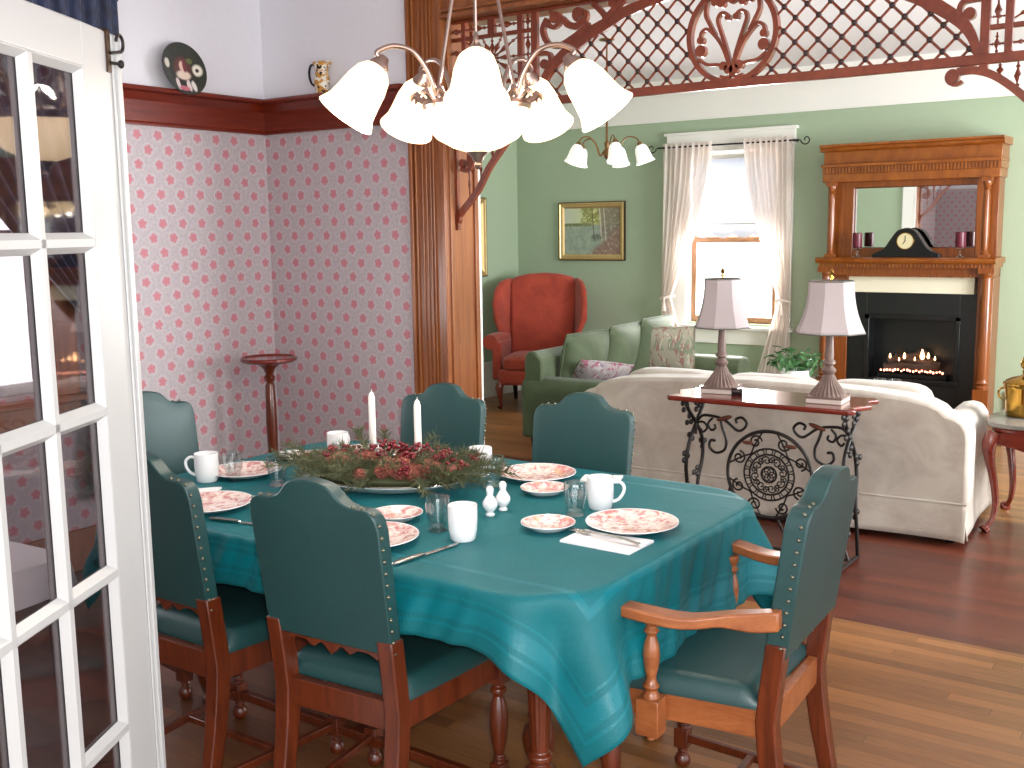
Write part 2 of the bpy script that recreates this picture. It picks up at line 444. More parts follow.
# opening casing and jambs
def casing(x0, x1, z0, z1, m):
    m.box(x0, x1, YB-.022, YB, z0, z1)
    W = x1-x0
    for k, (a, b, h) in enumerate(((0, .10, .045), (.13, .19, .034), (.3, .36, .03), (.42, .48, .03), (.54, .60, .03), (.66, .70, .034), (.88, 1, .034))):
        m.box(x0+a*W, x0+b*W, YB-h, YB-.02, z0, z1)
m = M(); casing(-3.532, OX0, 0, ZC, m); S('trim_5', m, MT['casing'], bevel=.004)
m = M(); casing(OX1, OX1+.22, 0, ZC, m); S('trim_6', m, MT['casing'], bevel=.004)
m = M(); m.box(OX0-.02, OX0, YB, YW2, 0, OZ+.012).box(OX0-.001, OX0+.012, YB+.0, YB+.03, 0, OZ).box(OX0, OX0+.012, YW2-.03, YW2, 0, OZ); S('trim_7', m, MT['casing'], bevel=.003)
m = M(); m.box(OX1, OX1+.02, YB, YW2, 0, OZ+.012); S('trim_8', m, MT['casing'], bevel=.003)
m = M(); m.box(OX0, OX1, YB, YW2, OZ, OZ+.012)
m.box(OX0, OX1, YB-.022, YB, OZ, ZC-.06)
for z0, z1, h in ((OZ, OZ+.02, .045), (OZ+.03, OZ+.045, .034), (OZ+.10, OZ+.115, .03), (OZ+.14, OZ+.165, .05), (ZC-.08, ZC-.05, .07)): m.box(OX0, OX1, YB-h, YB-.02, z0, z1)
S('trim_9', m, MT['casing'], bevel=.003)
# white casing on the living-room side
m = M(); m.box(OX0-.14, OX0-.001, YW2, YW2+.025, 0, OZ+.14).box(OX1+.001, OX1+.14, YW2, YW2+.025, 0, OZ+.14).box(OX0-.001, OX1+.001, YW2, YW2+.025, OZ+.012, OZ+.14)
m.box(OX0-.012, OX0+.006, YW2, YW2+.025, 0, OZ)
S('trim_10', m, MT['trimwhite'], bevel=.004)

# ------------------------------------------------------------------ living-room window
m = M()
cw = .13
m.box(LX0-cw-.05, LX0+.0, YF-.03, YF, LZ0-.02, LZ1+.0).box(LX1, LX1+cw, YF-.03, YF, LZ0-.02, LZ1)
m.box(LX0-cw-.06, LX1+cw+.01, YF-.04, YF, LZ1, LZ1+.14).box(LX0-cw-.08, LX1+cw+.03, YF-.06, YF, LZ1+.13, LZ1+.155)
m.box(LX0-cw-.09, LX1+cw+.04, YF-.09, YF+.1, LZ0-.05, LZ0-.02).box(LX0-cw-.05, LX1+cw, YF-.03, YF, LZ0-.18, LZ0-.05)
m.box(LX0, LX0+.02, YF, YF+.15, LZ0-.02, LZ1).box(LX1-.02, LX1, YF, YF+.15, LZ0-.02, LZ1).box(LX0, LX1, YF, YF+.15, LZ1-.02, LZ1)
wf = S('window_1', m, MT['trimwhite'], bevel=.004)
m = M()
for a, b in ((LZ0, 1.50), (1.46, LZ1-.02)):
    yy = YF+.05 if a < 1 else YF+.09
    m.box(LX0+.02, LX0+.065, yy, yy+.035, a, b).box(LX1-.065, LX1-.02, yy, yy+.035, a, b).box(LX0+.065, LX1-.065, yy, yy+.035, a, a+.055).box(LX0+.065, LX1-.065, yy, yy+.035, b-.04, b)
m.build('window_sash', MT['sash'], wf, bevel=.003)
M().box(LX0+.06, LX1-.06, YF+.065, YF+.07, LZ0+.05, 1.47).box(LX0+.06, LX1-.06, YF+.105, YF+.11, 1.49, LZ1-.05).build('window_pane', MT['winglass'], wf, smooth=False)
# roller blind with scalloped hem
def blind_fn(u, v):
    x = LX0+.035+u*(LX1-LX0-.07); z0 = 1.53-.03*abs(sin(u*4*pi)); return (x, YF+.03, z0+(LZ1-.06-z0)*v)
bl = thing('roller_blind', 'white roller blind with scalloped hem behind the living room curtains', 'blind', (0,0,0))
M().grid(blind_fn, 64, 6).build('blind_cloth', MT['blind'], bl, solid=.002)
M().tube([(LX0+.025, YF+.03, LZ1-.06), (LX1-.025, YF+.03, LZ1-.06)], .022, 12).build('roller', MT['trimwhite'], bl)
M().tube([(LX0+.04, YF+.028, 1.62), (LX1-.04, YF+.028, 1.62)], .006, 6).build('hem_bar', MT['trimwhite'], bl)
# rod
rod = thing('curtain_rod', 'thin black curtain rod with curled ends over the living room window', 'curtain rod', (0,0,0))
RZ = 2.29
m = M(); m.tube([(LX0-.25, YF-.10, RZ), (LX1+.2, YF-.10, RZ)], .007, 8); m.build('rod', MT['wroughtiron'], rod)
for sg, x in ((-1, LX0-.25), (1, LX1+.2)):
    pts = [(x+sg*a, YF-.10, RZ+b) for a, b in spiral(.055, .0, .045, .008, pi, 1.1)]
    M().tube(pts, .005, 6).build('finial', MT['wroughtiron'], rod)
for x in (LX0-.2, LX1+.15): M().box(x-.008, x+.008, YF-.105, YF-.0, RZ-.008, RZ+.008).build('bracket', MT['wroughtiron'], rod)
# sheer curtains tied back
def curtain(name, xo, xi, label, tie_z=.98):
    """xo: outer edge, xi: inner edge at the top"""
    sg = 1 if xi > xo else -1; W = abs(xi-xo)
    def fn(u, v):
        z = RZ+.035-(RZ+.035-.28)*v
        k = (RZ-z)/(RZ-tie_z)
        if k < 1: wd = W*(1-.80*max(0, k)**1.6)
        else: wd = W*(.20+.45*min(1, (k-1)/.5))
        amp = .028*(.45+.55*wd/W)
        off = 0.0
        x = xo+sg*(off+u*wd)
        yy = YF-.10+amp*sin(u*2*pi*9+.6*sin(v*5))+ .008*sin(u*37+v*9)
        return (x, yy, z+.012*sin(u*2*pi*9)*(.3 if v < .02 else 0))
    t = thing(name, label, 'curtain', (0,0,0))
    M().grid(fn, 150, 44).build('curtain_panel', MT['curtain'], t, fixn=False, angle=180)
    wd = W*.22
    pts = [(xo+sg*(wd/2+wd*.62*cos(a)), YF-.10+.045*sin(a), tie_z+.012*cos(a)) for a in [2*pi*i/20 for i in range(20)]]
    M().tube(pts, .012, 8, True).build('tieback', MT['curtain'], t)
    M().lathe([(0,.0), (.012,-.01), (.008,-.03), (.022,-.12), (0,-.125)], (xo+sg*wd*.5, YF-.155, tie_z), 10).build('tassel', MT['curtain'], t)
curtain('window_curtain', -4.42, -3.95, 'left sheer white curtain tied back beside the landscape painting')
curtain('window_curtain', -3.24, -3.66, 'right sheer white curtain tied back next to the oak mantel')

# ------------------------------------------------------------------ dining window with navy drapes (seen through the door glass)
m = M()
m.box(XL, XL+.03, WY0-.12, WY0, WZ0-.02, WZ1).box(XL, XL+.03, WY1, WY1+.12, WZ0-.02, WZ1).box(XL, XL+.035, WY0-.13, WY1+.13, WZ1, WZ1+.13).box(XL-.1, XL+.08, WY0-.16, WY1+.16, WZ0-.05, WZ0-.02).box(XL, XL+.03, WY0-.12, WY1+.12, WZ0-.16, WZ0-.05)
wf = S('window_2', m, MT['casing'], bevel=.004)
m = M()
for a, b in ((WZ0, 1.62), (1.58, WZ1)):
    xx = XL-.05 if a < 1 else XL-.09
    m.box(xx-.03, xx, WY0, WY0+.05, a, b).box(xx-.03, xx, WY1-.05, WY1, a, b).box(xx-.03, xx, WY0+.05, WY1-.05, a, a+.05).box(xx-.03, xx, WY0+.05, WY1-.05, b-.04, b)
m.build('window_sash', MT['white'], wf, bevel=.003)
M().box(XL-.07, XL-.065, WY0+.045, WY1-.045, WZ0+.045, 1.59).box(XL-.11, XL-.105, WY0+.045, WY1-.045, 1.62, WZ1-.035).build('window_pane', MT['winglass'], wf, smooth=False)
dr = thing('window_drape', 'dark navy drape with valance on the dining window behind the door glass', 'drape', (0,0,0))
def vfn(u, v):
    y = 1.5+u*1.72; z = 2.72-v*(.44+.05*sin(u*pi*6)); return (XL+.11+.02*sin(u*2*pi*22), y, z)
M().grid(vfn, 200, 8).build('valance', MT['navy'], dr, fixn=False, angle=180, solid=.004)
def pfn(u, v):
    z = 2.3-v*1.95; k = (2.3-z)/(2.3-1.12)
    wd = .95*(1-.86*k**1.3) if k < 1 else .95*(.14+.10*min(1, (k-1)*2))
    y = 3.17-u*wd; return (XL+.085+.022*sin(u*2*pi*10+v*3), y, z)
M().grid(pfn, 130, 30).build('drape_panel', MT['navy'], dr, fixn=False, angle=180, solid=.004)
def pfn2(u, v):
    z = 2.3-v*1.95; k = (2.3-z)/(2.3-1.12)
    wd = .5*(1-.8*k**1.3) if k < 1 else .5*(.2+.10*min(1, (k-1)*2))
    y = 1.5+u*wd; return (XL+.085+.022*sin(u*2*pi*7+v*3), y, z)
M().grid(pfn2, 90, 30).build('drape_panel', MT['navy'], dr, fixn=False, angle=180, solid=.004)
M().tube([(XL+.085, 1.45, 2.7), (XL+.085, 3.24, 2.7)], .012, 8).build('rod', MT['wroughtiron'], dr)
for y in (1.6, 3.1): M().box(XL, XL+.085, y-.01, y+.01, 2.69, 2.71).build('bracket', MT['wroughtiron'], dr)

# ------------------------------------------------------------------ French door
TH = R(29.3); EX, EY = -2.080, 1.480
# local frame: +x runs from the free edge towards the hinge, +y = face seen by the camera
door = struct(bpy.data.objects.new('door_1', None)); COL.objects.link(door)
ux = Vector((sin(TH), -cos(TH), 0)); uy = Vector((cos(TH), sin(TH), 0))
door.matrix_world = Matrix(((ux.x, uy.x, 0, EX), (ux.y, uy.y, 0, EY), (0, 0, 1, 0), (0, 0, 0, 1)))
DW, DT, DH = .91, .040, 2.03
st = .150; g0 = .135; mun = .03
zb = [.155+.3575*i for i in range(6)]   # glass row lines
m = M()
m.box(0, st, -DT, 0, .01, DH).box(DW-st, DW, -DT, 0, .01, DH).box(st, DW-st, -DT, 0, .01, zb[0]).box(st, DW-st, -DT, 0, zb[5]+.0, DH)
m.build('door_frame', MT['white'], door, bevel=.003)
M().box(-.004, .014, -.006-DT, .010, .01, DH-.004).box(.02, .028, 0, .005, .01, DH-.004).build('astragal', MT['white'], door, bevel=.004)
cols = [st+(DW-2*st)*i/3 for i in range(4)]
m = M()
def bevbar(m, x0, x1, z0, z1, vert):
    e = .013
    for sy in (1, -1):
        y0 = 0 if sy > 0 else -DT; y1 = y0-sy*.017
        if vert: m.prism([(x0, y1), (x0, y1-sy*.0), (x0+e, y0), (x1-e, y0), (x1, y1)], z0, z1, axis='z')
        else: m.add([(x0, y1, z0), (x1, y1, z0), (x1, y0, z0+e), (x0, y0, z0+e), (x1, y0, z1-e), (x0, y0, z1-e), (x1, y1, z1), (x0, y1, z1)], [(0,1,2,3), (3,2,4,5), (5,4,6,7), (0,7,6,1), (0,3,5,7), (1,6,4,2)])
for c in cols[1:3]: bevbar(m, c-.021, c+.021, zb[0], zb[5], True)
for c in cols[0:1]: bevbar(m, c-.012, c+.016, zb[0], zb[5], True)
for c in cols[3:4]: bevbar(m, c-.016, c+.012, zb[0], zb[5], True)
for z in zb[1:5]: bevbar(m, st, DW-st, z-.021, z+.021, False)
bevbar(m, st, DW-st, zb[0]-.012, zb[0]+.016, False); bevbar(m, st, DW-st, zb[5]-.016, zb[5]+.012, False)
m.build('muntins', MT['white'], door, smooth=False)
for i in range(3):
    for j in range(5):
        M().box(cols[i]+.004, cols[i+1]-.004, -.0215, -.0185, zb[j]+.004, zb[j+1]-.004).build('door_pane', MT['pane'], door, smooth=False)
# hook and strap at the top corner
hk = thing('door_hook', 'black iron hook with curled end on the top corner of the white door', 'hook'); hk.matrix_world = door.matrix_world.copy()
M().box(.034, .050, .001, .005, DH-.085, DH+.004).box(.034, .050, -.043, .005, DH+.0, DH+.004).build('strap', MT['darkframe'], hk)
pts = [(x*.9+.012, .014, DH-.02+z) for x, z in [(-.004+.018*cos(a), .018*sin(a)) for a in [pi*1.5-i*.22 for i in range(22)]]]
M().tube([(.042, .008, DH-.045)]+pts[::1], .0035, 6).build('hook_curl', MT['wroughtiron'], hk)
M().tube([(.042, .006, DH-.065), (.018, .018, DH-.065)], .0035, 6).sq((.016, .018, DH-.065), (.007, .007, .009)).build('peg', MT['wroughtiron'], hk)

# ------------------------------------------------------------------ fretwork in the opening
FX, FY = -1.86, 4.262
fw = thing('fretwork_screen', 'reddish wood screen of lattice, scrolls and a round medallion across the opening', 'fretwork', (FX, FY, 0))
FT = .022
m = M(); zb0 = 2.185
m.box(-1.475, 1.475, -FT/2-.003, FT/2+.003, zb0-.018, zb0+.018)
m.box(-1.475, 1.475, -FT/2, FT/2, 2.585, 2.6)
for s in (-1, 1):
    for d, w_ in ((.975, .034), (1.055, .028), (1.385, .024)): m.box(s*d-w_/2, s*d+w_/2, -FT/2-.002, FT/2+.002, 2.2, 2.59)
    a, b = sorted((s*.975, s*1.475))
    m.box(a, b, -FT/2, FT/2, 2.502, 2.52).box(a, b, -FT/2, FT/2, 2.285, 2.303)
m.build('frame', MT['fret'], fw, bevel=.003)
def arch(d):
    P = [(.96,2.2), (.93,2.26), (.89,2.32), (.79,2.40), (.70,2.445), (.6,2.49), (.48,2.535), (.3,2.57), (.15,2.583), (0,2.585)]
    for i in range(len(P)-1):
        if P[i][0] >= d >= P[i+1][0]:
            t = (P[i][0]-d)/(P[i][0]-P[i+1][0]+1e-9); return P[i][1]+(P[i+1][1]-P[i][1])*t
    return 0
ap = bez([(.955,2.2), (.93,2.27), (.885,2.33), (.79,2.40), (.70,2.45), (.6,2.49), (.48,2.535), (.3,2.572), (.17,2.585)], 6)
for s in (-1, 1):
    n_ = len(ap); ws = [.024+.03*sin(pi*i/(n_-1)) for i in range(n_)]
    M().ribbon([(s*a, b) for a, b in ap], ws, FT).build('arch_band', MT['fret'], fw)
    m = M()
    # S scroll above the arch
    c1 = spiral(.865, 2.545, .014, .044, 0.0, 1.0, 20)
    m.ribbon([(s*a, b) for a, b in c1], .02, FT); m.disc(s*.865, 2.545, .02, FT)
    m.ribbon([(s*a, b) for a, b in bez([(.905,2.55), (.93,2.50), (.90,2.44), (.84,2.425), (.76,2.455), (.68,2.50)], 8)], .024, FT)
    m.ribbon([(s*a, b) for a, b in bez([(.89,2.578), (.83,2.545), (.79,2.51), (.74,2.50), (.70,2.53), (.70,2.56)], 8)], [.014+.016*abs(sin(i/40*pi)) for i in range(41)], FT)
    m.disc(s*.735, 2.555, .024, FT); m.ribbon([(s*a, b) for a, b in spiral(.735, 2.553, .02, .04, pi/2, -.75, 16)], .013, FT)
    m.ribbon([(s*a, b) for a, b in bez([(.66,2.585), (.60,2.52), (.63,2.485)], 8)], .022, FT)
    m.ribbon([(s*a, b) for a, b in bez([(.60,2.51), (.55,2.55), (.51,2.585)], 8)], .026, FT)
    m.disc(s*.56, 2.575, .02, FT)
    # small curl by the post
    m.ribbon([(s*a, b) for a, b in bez([(.96,2.40), (.90,2.395), (.885,2.36), (.905,2.335)], 8)], .02, FT); m.disc(s*.92, 2.35, .022, FT)
    m.build('scroll', MT['fret'], fw)
# lattice
lat = M(); beads = []
def inside(x, z):
    return abs(x) < .95 and zb0+.012 < z < arch(abs(x))-.012 and (x*x+(z-2.382)**2) > .190**2
P_ = .094
for sg in (1, -1):
    for k in range(-40, 60):
        c = k*P_; run = []
        for i in range(0, 900):
            x = -.96+i*.0022; z = 2.18+sg*(x-.03)+c
            ok = 2.15 < z < 2.65 and inside(x, z)
            if ok: run.append((x, z))
            if (not ok or i == 899) and run:
                if len(run) > 3: lat.tube([(run[0][0], 0, run[0][1]), (run[-1][0], 0, run[-1][1])], .0055, 6)
                run = []
for i in range(-30, 31):
    for j in range(0, 12):
        x = .03+i*P_/2; z = 2.18+j*P_/2
        if (i+j) % 2: continue
        if inside(x, z): beads.append((x, z))
lat.build('lattice', MT['fret'], fw); b0 = M().sq((0,0,0), (.0125, .0115, .0125), nu=8, nv=6).build('lattice_bead', MT['iron_dark'], fw)
for k, (x, z) in enumerate(beads):
    b_ = b0 if k == 0 else b0.copy()
    if k: COL.objects.link(b_)
    b_.location = (x, 0, z)
# medallion
m = M(); mz = 2.382
m.ribbon([(.190*cos(a), mz+.190*sin(a)) for a in [2*pi*i/56 for i in range(57)]], .021, FT+.004)
ring = m.build('medallion_ring', MT['fret'], fw)
m = M()
for s in (-1, 1):
    for p, w_ in (([(.0,-.16), (.012,-.10), (.03,-.04), (.052,.02), (.064,.06), (.052,.085), (.03,.085), (.012,.065)], .014),
                  ([(.008,-.13), (.04,-.05), (.075,.0), (.11,.03), (.135,.02), (.142,-.01)], .014),
                  ([(.075,.005), (.10,.05), (.118,.09), (.112,.14)], .015),
                  ([(.0,-.15), (.05,-.12), (.11,-.112), (.15,-.085)], .013),
                  ([(.0,.125), (.03,.14), (.07,.13), (.085,.145)], .014),
                  ([(0,-.16), (.02,-.172), (.05,-.165)], .012)):
        m.ribbon([(s*a, mz+b) for a, b in bez(p, 6)], w_, FT)
    for a, b, r_ in ((.138,-.055,.024), (.138,-.012,.016), (.018,.068,.013), (.035,-.125,.018), (.045,.125,.016), (.075,.135,.018), (.012,-.14,.02)): m.disc(s*a, mz+b, r_, FT)
m.build('medallion_scrollwork', MT['fret'], fw)
# spindle panels and brackets
def spindle(m, a, b, r=.0075, nb=1):
    m = M()
    a = Vector(a); b = Vector(b); n = 16; pts = []; rs = []
    for i in range(n+1):
        t = i/n; pts.append(a.lerp(b, t))
        q = abs(((t*nb) % 1)-.5)*2
        rs.append(r*(.35+.9*max(0, 1-q*2.2)+(.45 if .52 < q < .68 else 0)))
    m.tube(pts, rs, 8).build('spindle', MT['fret'], fw)
for s in (-1, 1):
    m = M(); cx, cz = s*1.22, 2.405
    for k in range(12):
        a = 2*pi*k/12; rr = .10/max(abs(cos(a)), abs(sin(a)))
        rx = min(rr*1.5, .15/max(abs(cos(a)), .01), .10/max(abs(sin(a)), .01))
        spindle(m, (cx, 0, cz), (cx+rx*cos(a), 0, cz+rx*sin(a)), .0105)
    m.sq((cx, 0, cz), (.02, .014, .02), nu=10, nv=8)
    m.build('web_hub', MT['fret'], fw)
    for z in (2.235, 2.552):
        spindle(m, (s*1.07, 0, z), (s*1.20, 0, z), .012); spindle(m, (s*1.24, 0, z), (s*1.375, 0, z), .012)
        M().box(min(s*1.2, s*1.24), max(s*1.2, s*1.24), -.01, .01, z-.04, z+.04).build('block', MT['fret'], fw)
        spindle(m, (s*.99, 0, z), (s*1.045, 0, z), .008); spindle(m, (s*1.015, 0, z-.04), (s*1.015, 0, z+.04), .009)
    spindle(m, (s*1.015, 0, 2.30), (s*1.015, 0, 2.50), .011, 2)
    for z in (2.33, 2.405, 2.48): spindle(m, (s*.99, 0, z), (s*1.045, 0, z), .007)
    for z in (2.25, 2.35, 2.45, 2.55): spindle(m, (s*1.395, 0, z), (s*1.475, 0, z), .012)
    # hanging bracket down the jamb
    br = M()
    br.ribbon([(s*a, b) for a, b in bez([(.885,2.148), (.94,2.15), (1.01,2.125), (1.09,2.065), (1.17,1.985), (1.25,1.895), (1.32,1.79), (1.41,1.70), (1.462,1.65)], 8)], .028, FT)
    br.disc(s*.872, 2.132, .022, FT); br.ribbon([(s*a, b) for a, b in spiral(.875, 2.135, .012, .036, 0, .9, 16)], .012, FT)
    br.disc(s*1.455, 1.655, .028, FT)
    br.box(min(s*1.44, s*1.475), max(s*1.44, s*1.475), -FT/2, FT/2, 1.60, 2.17)
    br.box(min(s*.96, s*.99), max(s*.96, s*.99), -FT/2, FT/2, 2.13, 2.17)
    br.ribbon([(s*a, b) for a, b in bez([(1.45,2.02), (1.38,2.0), (1.345,1.94), (1.375,1.89), (1.42,1.90)], 8)], .02, FT); br.disc(s*1.405, 1.925, .02, FT)
    br.build('bracket', MT['fret'], fw)
    for d, z in ((1.03, 2.115), (1.09, 2.065), (1.16, 1.995), (1.23, 1.92), (1.30, 1.83), (1.37, 1.74)): spindle(m, (s*d, 0, 2.17), (s*d, 0, z), .011)

# ------------------------------------------------------------------ dining chairs
def camel(w, z0, zs, zh, n=40):
    """outline of the shaped back, (x,z); shoulders zs, hump zh"""
    pts = [(-w/2+.006, z0)]
    top = [(-w/2, zs-.05), (-w/2+.008, zs-.018), (-w/2+.03, zs-.002), (-w/2+.07, zs), (-w/2+.105, zs+.012), (-w/2+.145, zs+(zh-zs)*.82), (0, zh)]
    half = bez(top, 5)
    pts += half + [(-a, b) for a, b in half[::-1][1:]] + [(w/2-.006, z0)]
    return pts
def side_y(z, arm=False):   # centre line of the rear post, y grows forward
    if z < .42: return -.075*(1-z/.42)**1.5
    return -.075*((z-.42)/.56)**1.15
def make_chair(name, label, loc, rz, arm=False):
    t = thing(name, label, 'chair', loc, rz, 'green leather dining chairs')
    W = .408; zs = .955; zh = 1.013; z0 = .585
    if arm: W = .44
    FWd = .245 if not arm else .26       # half width at the front
    FD = .43
    CH = MT['chair']
    # rear legs
    for s in (-1, 1):
        m = M(); secs = []
        for z in (0, .06, .15, .25, .34, .42, .50, .56, .62):
            h = .017+.006*min(1, z/.3); secs.append((s*(W/2-.024), side_y(z), z, h, h+.002))
        m.loft(secs); m.build('leg', CH, t, bevel=.004)
    # front legs: turned with square block where the stretcher joins
    prof = [(.0,0), (.017,.002), (.024,.014), (.025,.026), (.018,.040), (.012,.046), (.017,.052), (.012,.058), (.019,.066)]
    prof2 = [(.019,.122), (.013,.130), (.02,.138), (.013,.146), (.022,.19), (.027,.235), (.026,.27), (.019,.31), (.014,.322), (.023,.333), (.023,.343), (.014,.352), (.02,.362)]
    for s in (-1, 1):
        m = M(); m.lathe(prof, (s*(FWd-.022), FD-.03, 0), 16).lathe(prof2, (s*(FWd-.022), FD-.03, 0), 16)
        x = s*(FWd-.022); y = FD-.03
        m.box(x-.021, x+.021, y-.021, y+.021, .064, .124); m.box(x-.024, x+.024, y-.024, y+.024, .36, .452)
        m.build('leg', CH, t, bevel=.002)
    # seat rails
    m = M()
    m.prism([(-(W/2-.03), -.012), (W/2-.03, -.012), (W/2-.03, .012), (-(W/2-.03), .012)], .375, .45, axis='z')
    m.box(-FWd+.03, FWd-.03, FD-.045, FD-.02, .38, .45)
    for s in (-1, 1):
        m.add([(s*(W/2-.012), 0, z) for z in (.375, .45)]+[(s*(W/2-.034), 0, z) for z in (.375, .45)]+[(s*(FWd-.01), FD-.04, z) for z in (.38, .45)]+[(s*(FWd-.034), FD-.04, z) for z in (.38, .45)],
              [(0,1,5,4), (2,6,7,3), (1,3,7,5), (0,4,6,2), (0,2,3,1), (4,5,7,6)])
    m.build('seat_frame', CH if not arm else MT['chairlt'], t, bevel=.002)
    # H stretcher
    m = M()
    for s in (-1, 1):
        a = Vector((s*(W/2-.024), side_y(.094), .094)); b = Vector((s*(FWd-.022), FD-.03, .094))
        m.add([(a.x-.009, a.y, .082), (a.x+.009, a.y, .082), (a.x+.009, a.y, .106), (a.x-.009, a.y, .106), (b.x-.009, b.y, .082), (b.x+.009, b.y, .082), (b.x+.009, b.y, .106), (b.x-.009, b.y, .106)],
              [(0,1,2,3), (4,7,6,5), (0,4,5,1), (1,5,6,2), (2,6,7,3), (3,7,4,0)])
    m.box(-.215, .215, .17, .19, .084, .104)
    m.build('stretcher', CH, t, bevel=.002)
    # cushion
    def seat_fn(u, v):
        x = -1+2*u; y = v; hw = (W/2-.005)+(FWd-W/2+.004)*y
        e = min(1, (1-abs(x))/.12); f = min(1, min(v, 1-v)/.10)
        h = .45+.012+.038*min(1, e)**.5*min(1, f)**.5 + .010*(1-x*x)*(1-(2*v-1)**2)
        return (x*hw, .018+y*(FD-.02), h)
    m = M(); m.grid(seat_fn, 36, 30)
    k = len(m.v); m.grid(lambda u, v: ((-1+2*u)*((W/2-.005)+(FWd-W/2+.004)*v), .018+v*(FD-.02), .448), 36, 30)
    nu = 36; nv = 30
    ring_ = [i for i in range(nu+1)]+[(nu+1)*j+nu for j in range(1, nv+1)]+[(nu+1)*nv+i for i in range(nu-1, -1, -1)]+[(nu+1)*j for j in range(nv-1, 0, -1)]
    for i in range(len(ring_)):
        a, b = ring_[i], ring_[(i+1) % len(ring_)]; m.f.append((a, b, b+k, a+k))
    m.build('seat', MT['leather'], t, angle=60)
    # back panel, sheared to follow the lean
    pts = camel(W, z0, zs, zh)
    n = len(pts); m = M(); TH_ = .021 if not arm else .027
    front = [(p[0], side_y(p[1])+TH_, p[1]) for p in pts]; back = [(p[0], side_y(p[1])-TH_, p[1]) for p in pts]
    # inner ring slightly puffed
    def inner(off, sg):
        out = []
        cz = (z0+zs)/2
        for p in pts:
            x = p[0]*(1-off/.21); z = cz+(p[1]-cz)*(1-off/.2); out.append((x, side_y(z)+sg*(TH_+.007), z))
        return out
    fi = inner(.035, 1); bi = inner(.03, -1)
    bi = [(a, side_y(c)-TH_-.002, c) for a, b, c in bi]
    base_ = len(m.v); m.v += front+back+fi+bi
    for i in range(n):
        j = (i+1) % n
        m.f.append((i, j, n+j, n+i)); m.f.append((i, 2*n+i, 2*n+j, j)); m.f.append((n+i, n+j, 3*n+j, 3*n+i))
    m.f.append(tuple(2*n+i for i in range(n))); m.f.append(tuple(3*n+i for i in range(n))[::-1])
    m.build('backrest', MT['leather'], t, bevel=.004, angle=35)
    # nail heads down both edges and over the shoulders
    m = M(); mr = M(); path = [p for p in pts]
    acc = .0; step = .030
    for i in range(len(path)-1):
        a, b = path[i], path[i+1]; d = sqrt((a[0]-b[0])**2+(a[1]-b[1])**2)
        if d < 1e-6: continue
        s_ = step-acc
        while s_ <= d:
            q = s_/d; x = a[0]+(b[0]-a[0])*q; z = a[1]+(b[1]-a[1])*q
            nx, nz = -(b[1]-a[1])/d, (b[0]-a[0])/d
            if abs(x) > W/2-.09:
                (m if x < 0 else mr).sq((x+nx*.0015, side_y(z)-.012, z+nz*.0015), (.0052, .0052, .0052), nu=8, nv=6)
            s_ += step
        acc = (acc+d) % step
    m.build('nail_trim', MT['brass_nail'], t); mr.build('nail_trim', MT['brass_nail'], t)
    # scalloped rail under the back
    sc = [(-(W/2-.035), .60), (W/2-.035, .60), (W/2-.035, .555)]
    xs = [(W/2-.06)-i*(W-.12)/40 for i in range(41)]
    for x in xs:
        q = abs(x)/(W/2-.06)
        z = .575-.026*max(0, 1-abs(q-.0)*5)-.016*max(0, 1-abs(q-.42)*6)-.012*max(0, (q-.82)/.18)
        sc.append((x, z))
    sc.append((-(W/2-.035), .555))
    m = M(); m.prism(sc, side_y(.58)-.012, side_y(.58)+.012); m.build('back_rail', CH, t)
    if arm:
        for s in (-1, 1):
            P = bez([(s*(W/2+.005), side_y(.72)+.0, .70), (s*(W/2+.03), .07, .685), (s*(W/2+.072), .17, .672), (s*(W/2+.098), .28, .682), (s*(W/2+.095), .355, .686), (s*(W/2+.09), .405, .680)], 6)
            m = M(); v = []; f = []
            nP = len(P)
            for i, p in enumerate(P):
                q = i/(nP-1); hw = .020+.010*sin(min(1, q*1.15)*pi*.9) if q < .85 else .026-.03*(q-.85)
                ht = .036 if q < .12 else .016
                if q > .9: ht = .006
                if q < .25: ht = .036-.02*(q-.12)/.13 if q > .12 else .036
                v += [(p[0]-hw, p[1], p[2]-ht), (p[0]+hw, p[1], p[2]-ht), (p[0]+hw, p[1], p[2]+.012), (p[0]-hw, p[1], p[2]+.012)]
            for i in range(nP-1):
                for k in range(4): f.append((i*4+k, i*4+(k+1) % 4, i*4+4+(k+1) % 4, i*4+4+k))
            f += [(3,2,1,0), tuple((nP-1)*4+k for k in range(4))]
            m.add(v, f)
            c = P[-1]; m.add(*_cyl_x((c[0], c[1]-.020, c[2]-.024), .031, .050))
            m.build('armrest', MT['chairlt'], t, bevel=.005)
            x = s*(W/2+.055); y = .27
            pr = [(.021,0), (.021,.012), (.014,.02), (.022,.03), (.014,.04), (.012,.05), (.019,.075), (.022,.10), (.019,.125), (.012,.145), (.02,.155), (.013,.165), (.021,.178), (.021,.19)]
            m = M(); m.lathe([(a, b*1.14) for a, b in pr], (x, y, .445), 18)
            m.lathe([(.017,0), (.008,-.01), (.012,-.016), (0,-.022)], (x, y, .356), 12)
            m.box(x-.028, x+.024, y-.03, y+.03, .356, .45)
            m.box(min(x-s*.06, x), max(x-s*.06, x), y-.02, y+.02, .38, .445)
            m.build('arm_post', MT['chairlt'], t, bevel=.002)
    return t
def _cyl_x(c, r, w, n=16):
    v = [(c[0]+q*w/2, c[1]+r*cos(2*pi*i/n), c[2]+r*sin(2*pi*i/n)) for q in (-1, 1) for i in range(n)]
    f = [tuple(range(n)), tuple(range(2*n-1, n-1, -1))]+[(i, n+i, n+(i+1) % n, (i+1) % n) for i in range(n)]
    return v, f
ch = make_chair('dining_chair', 'green leather side chair in front, its back fully seen from behind', (-1.855, 1.862, 0), R(4))
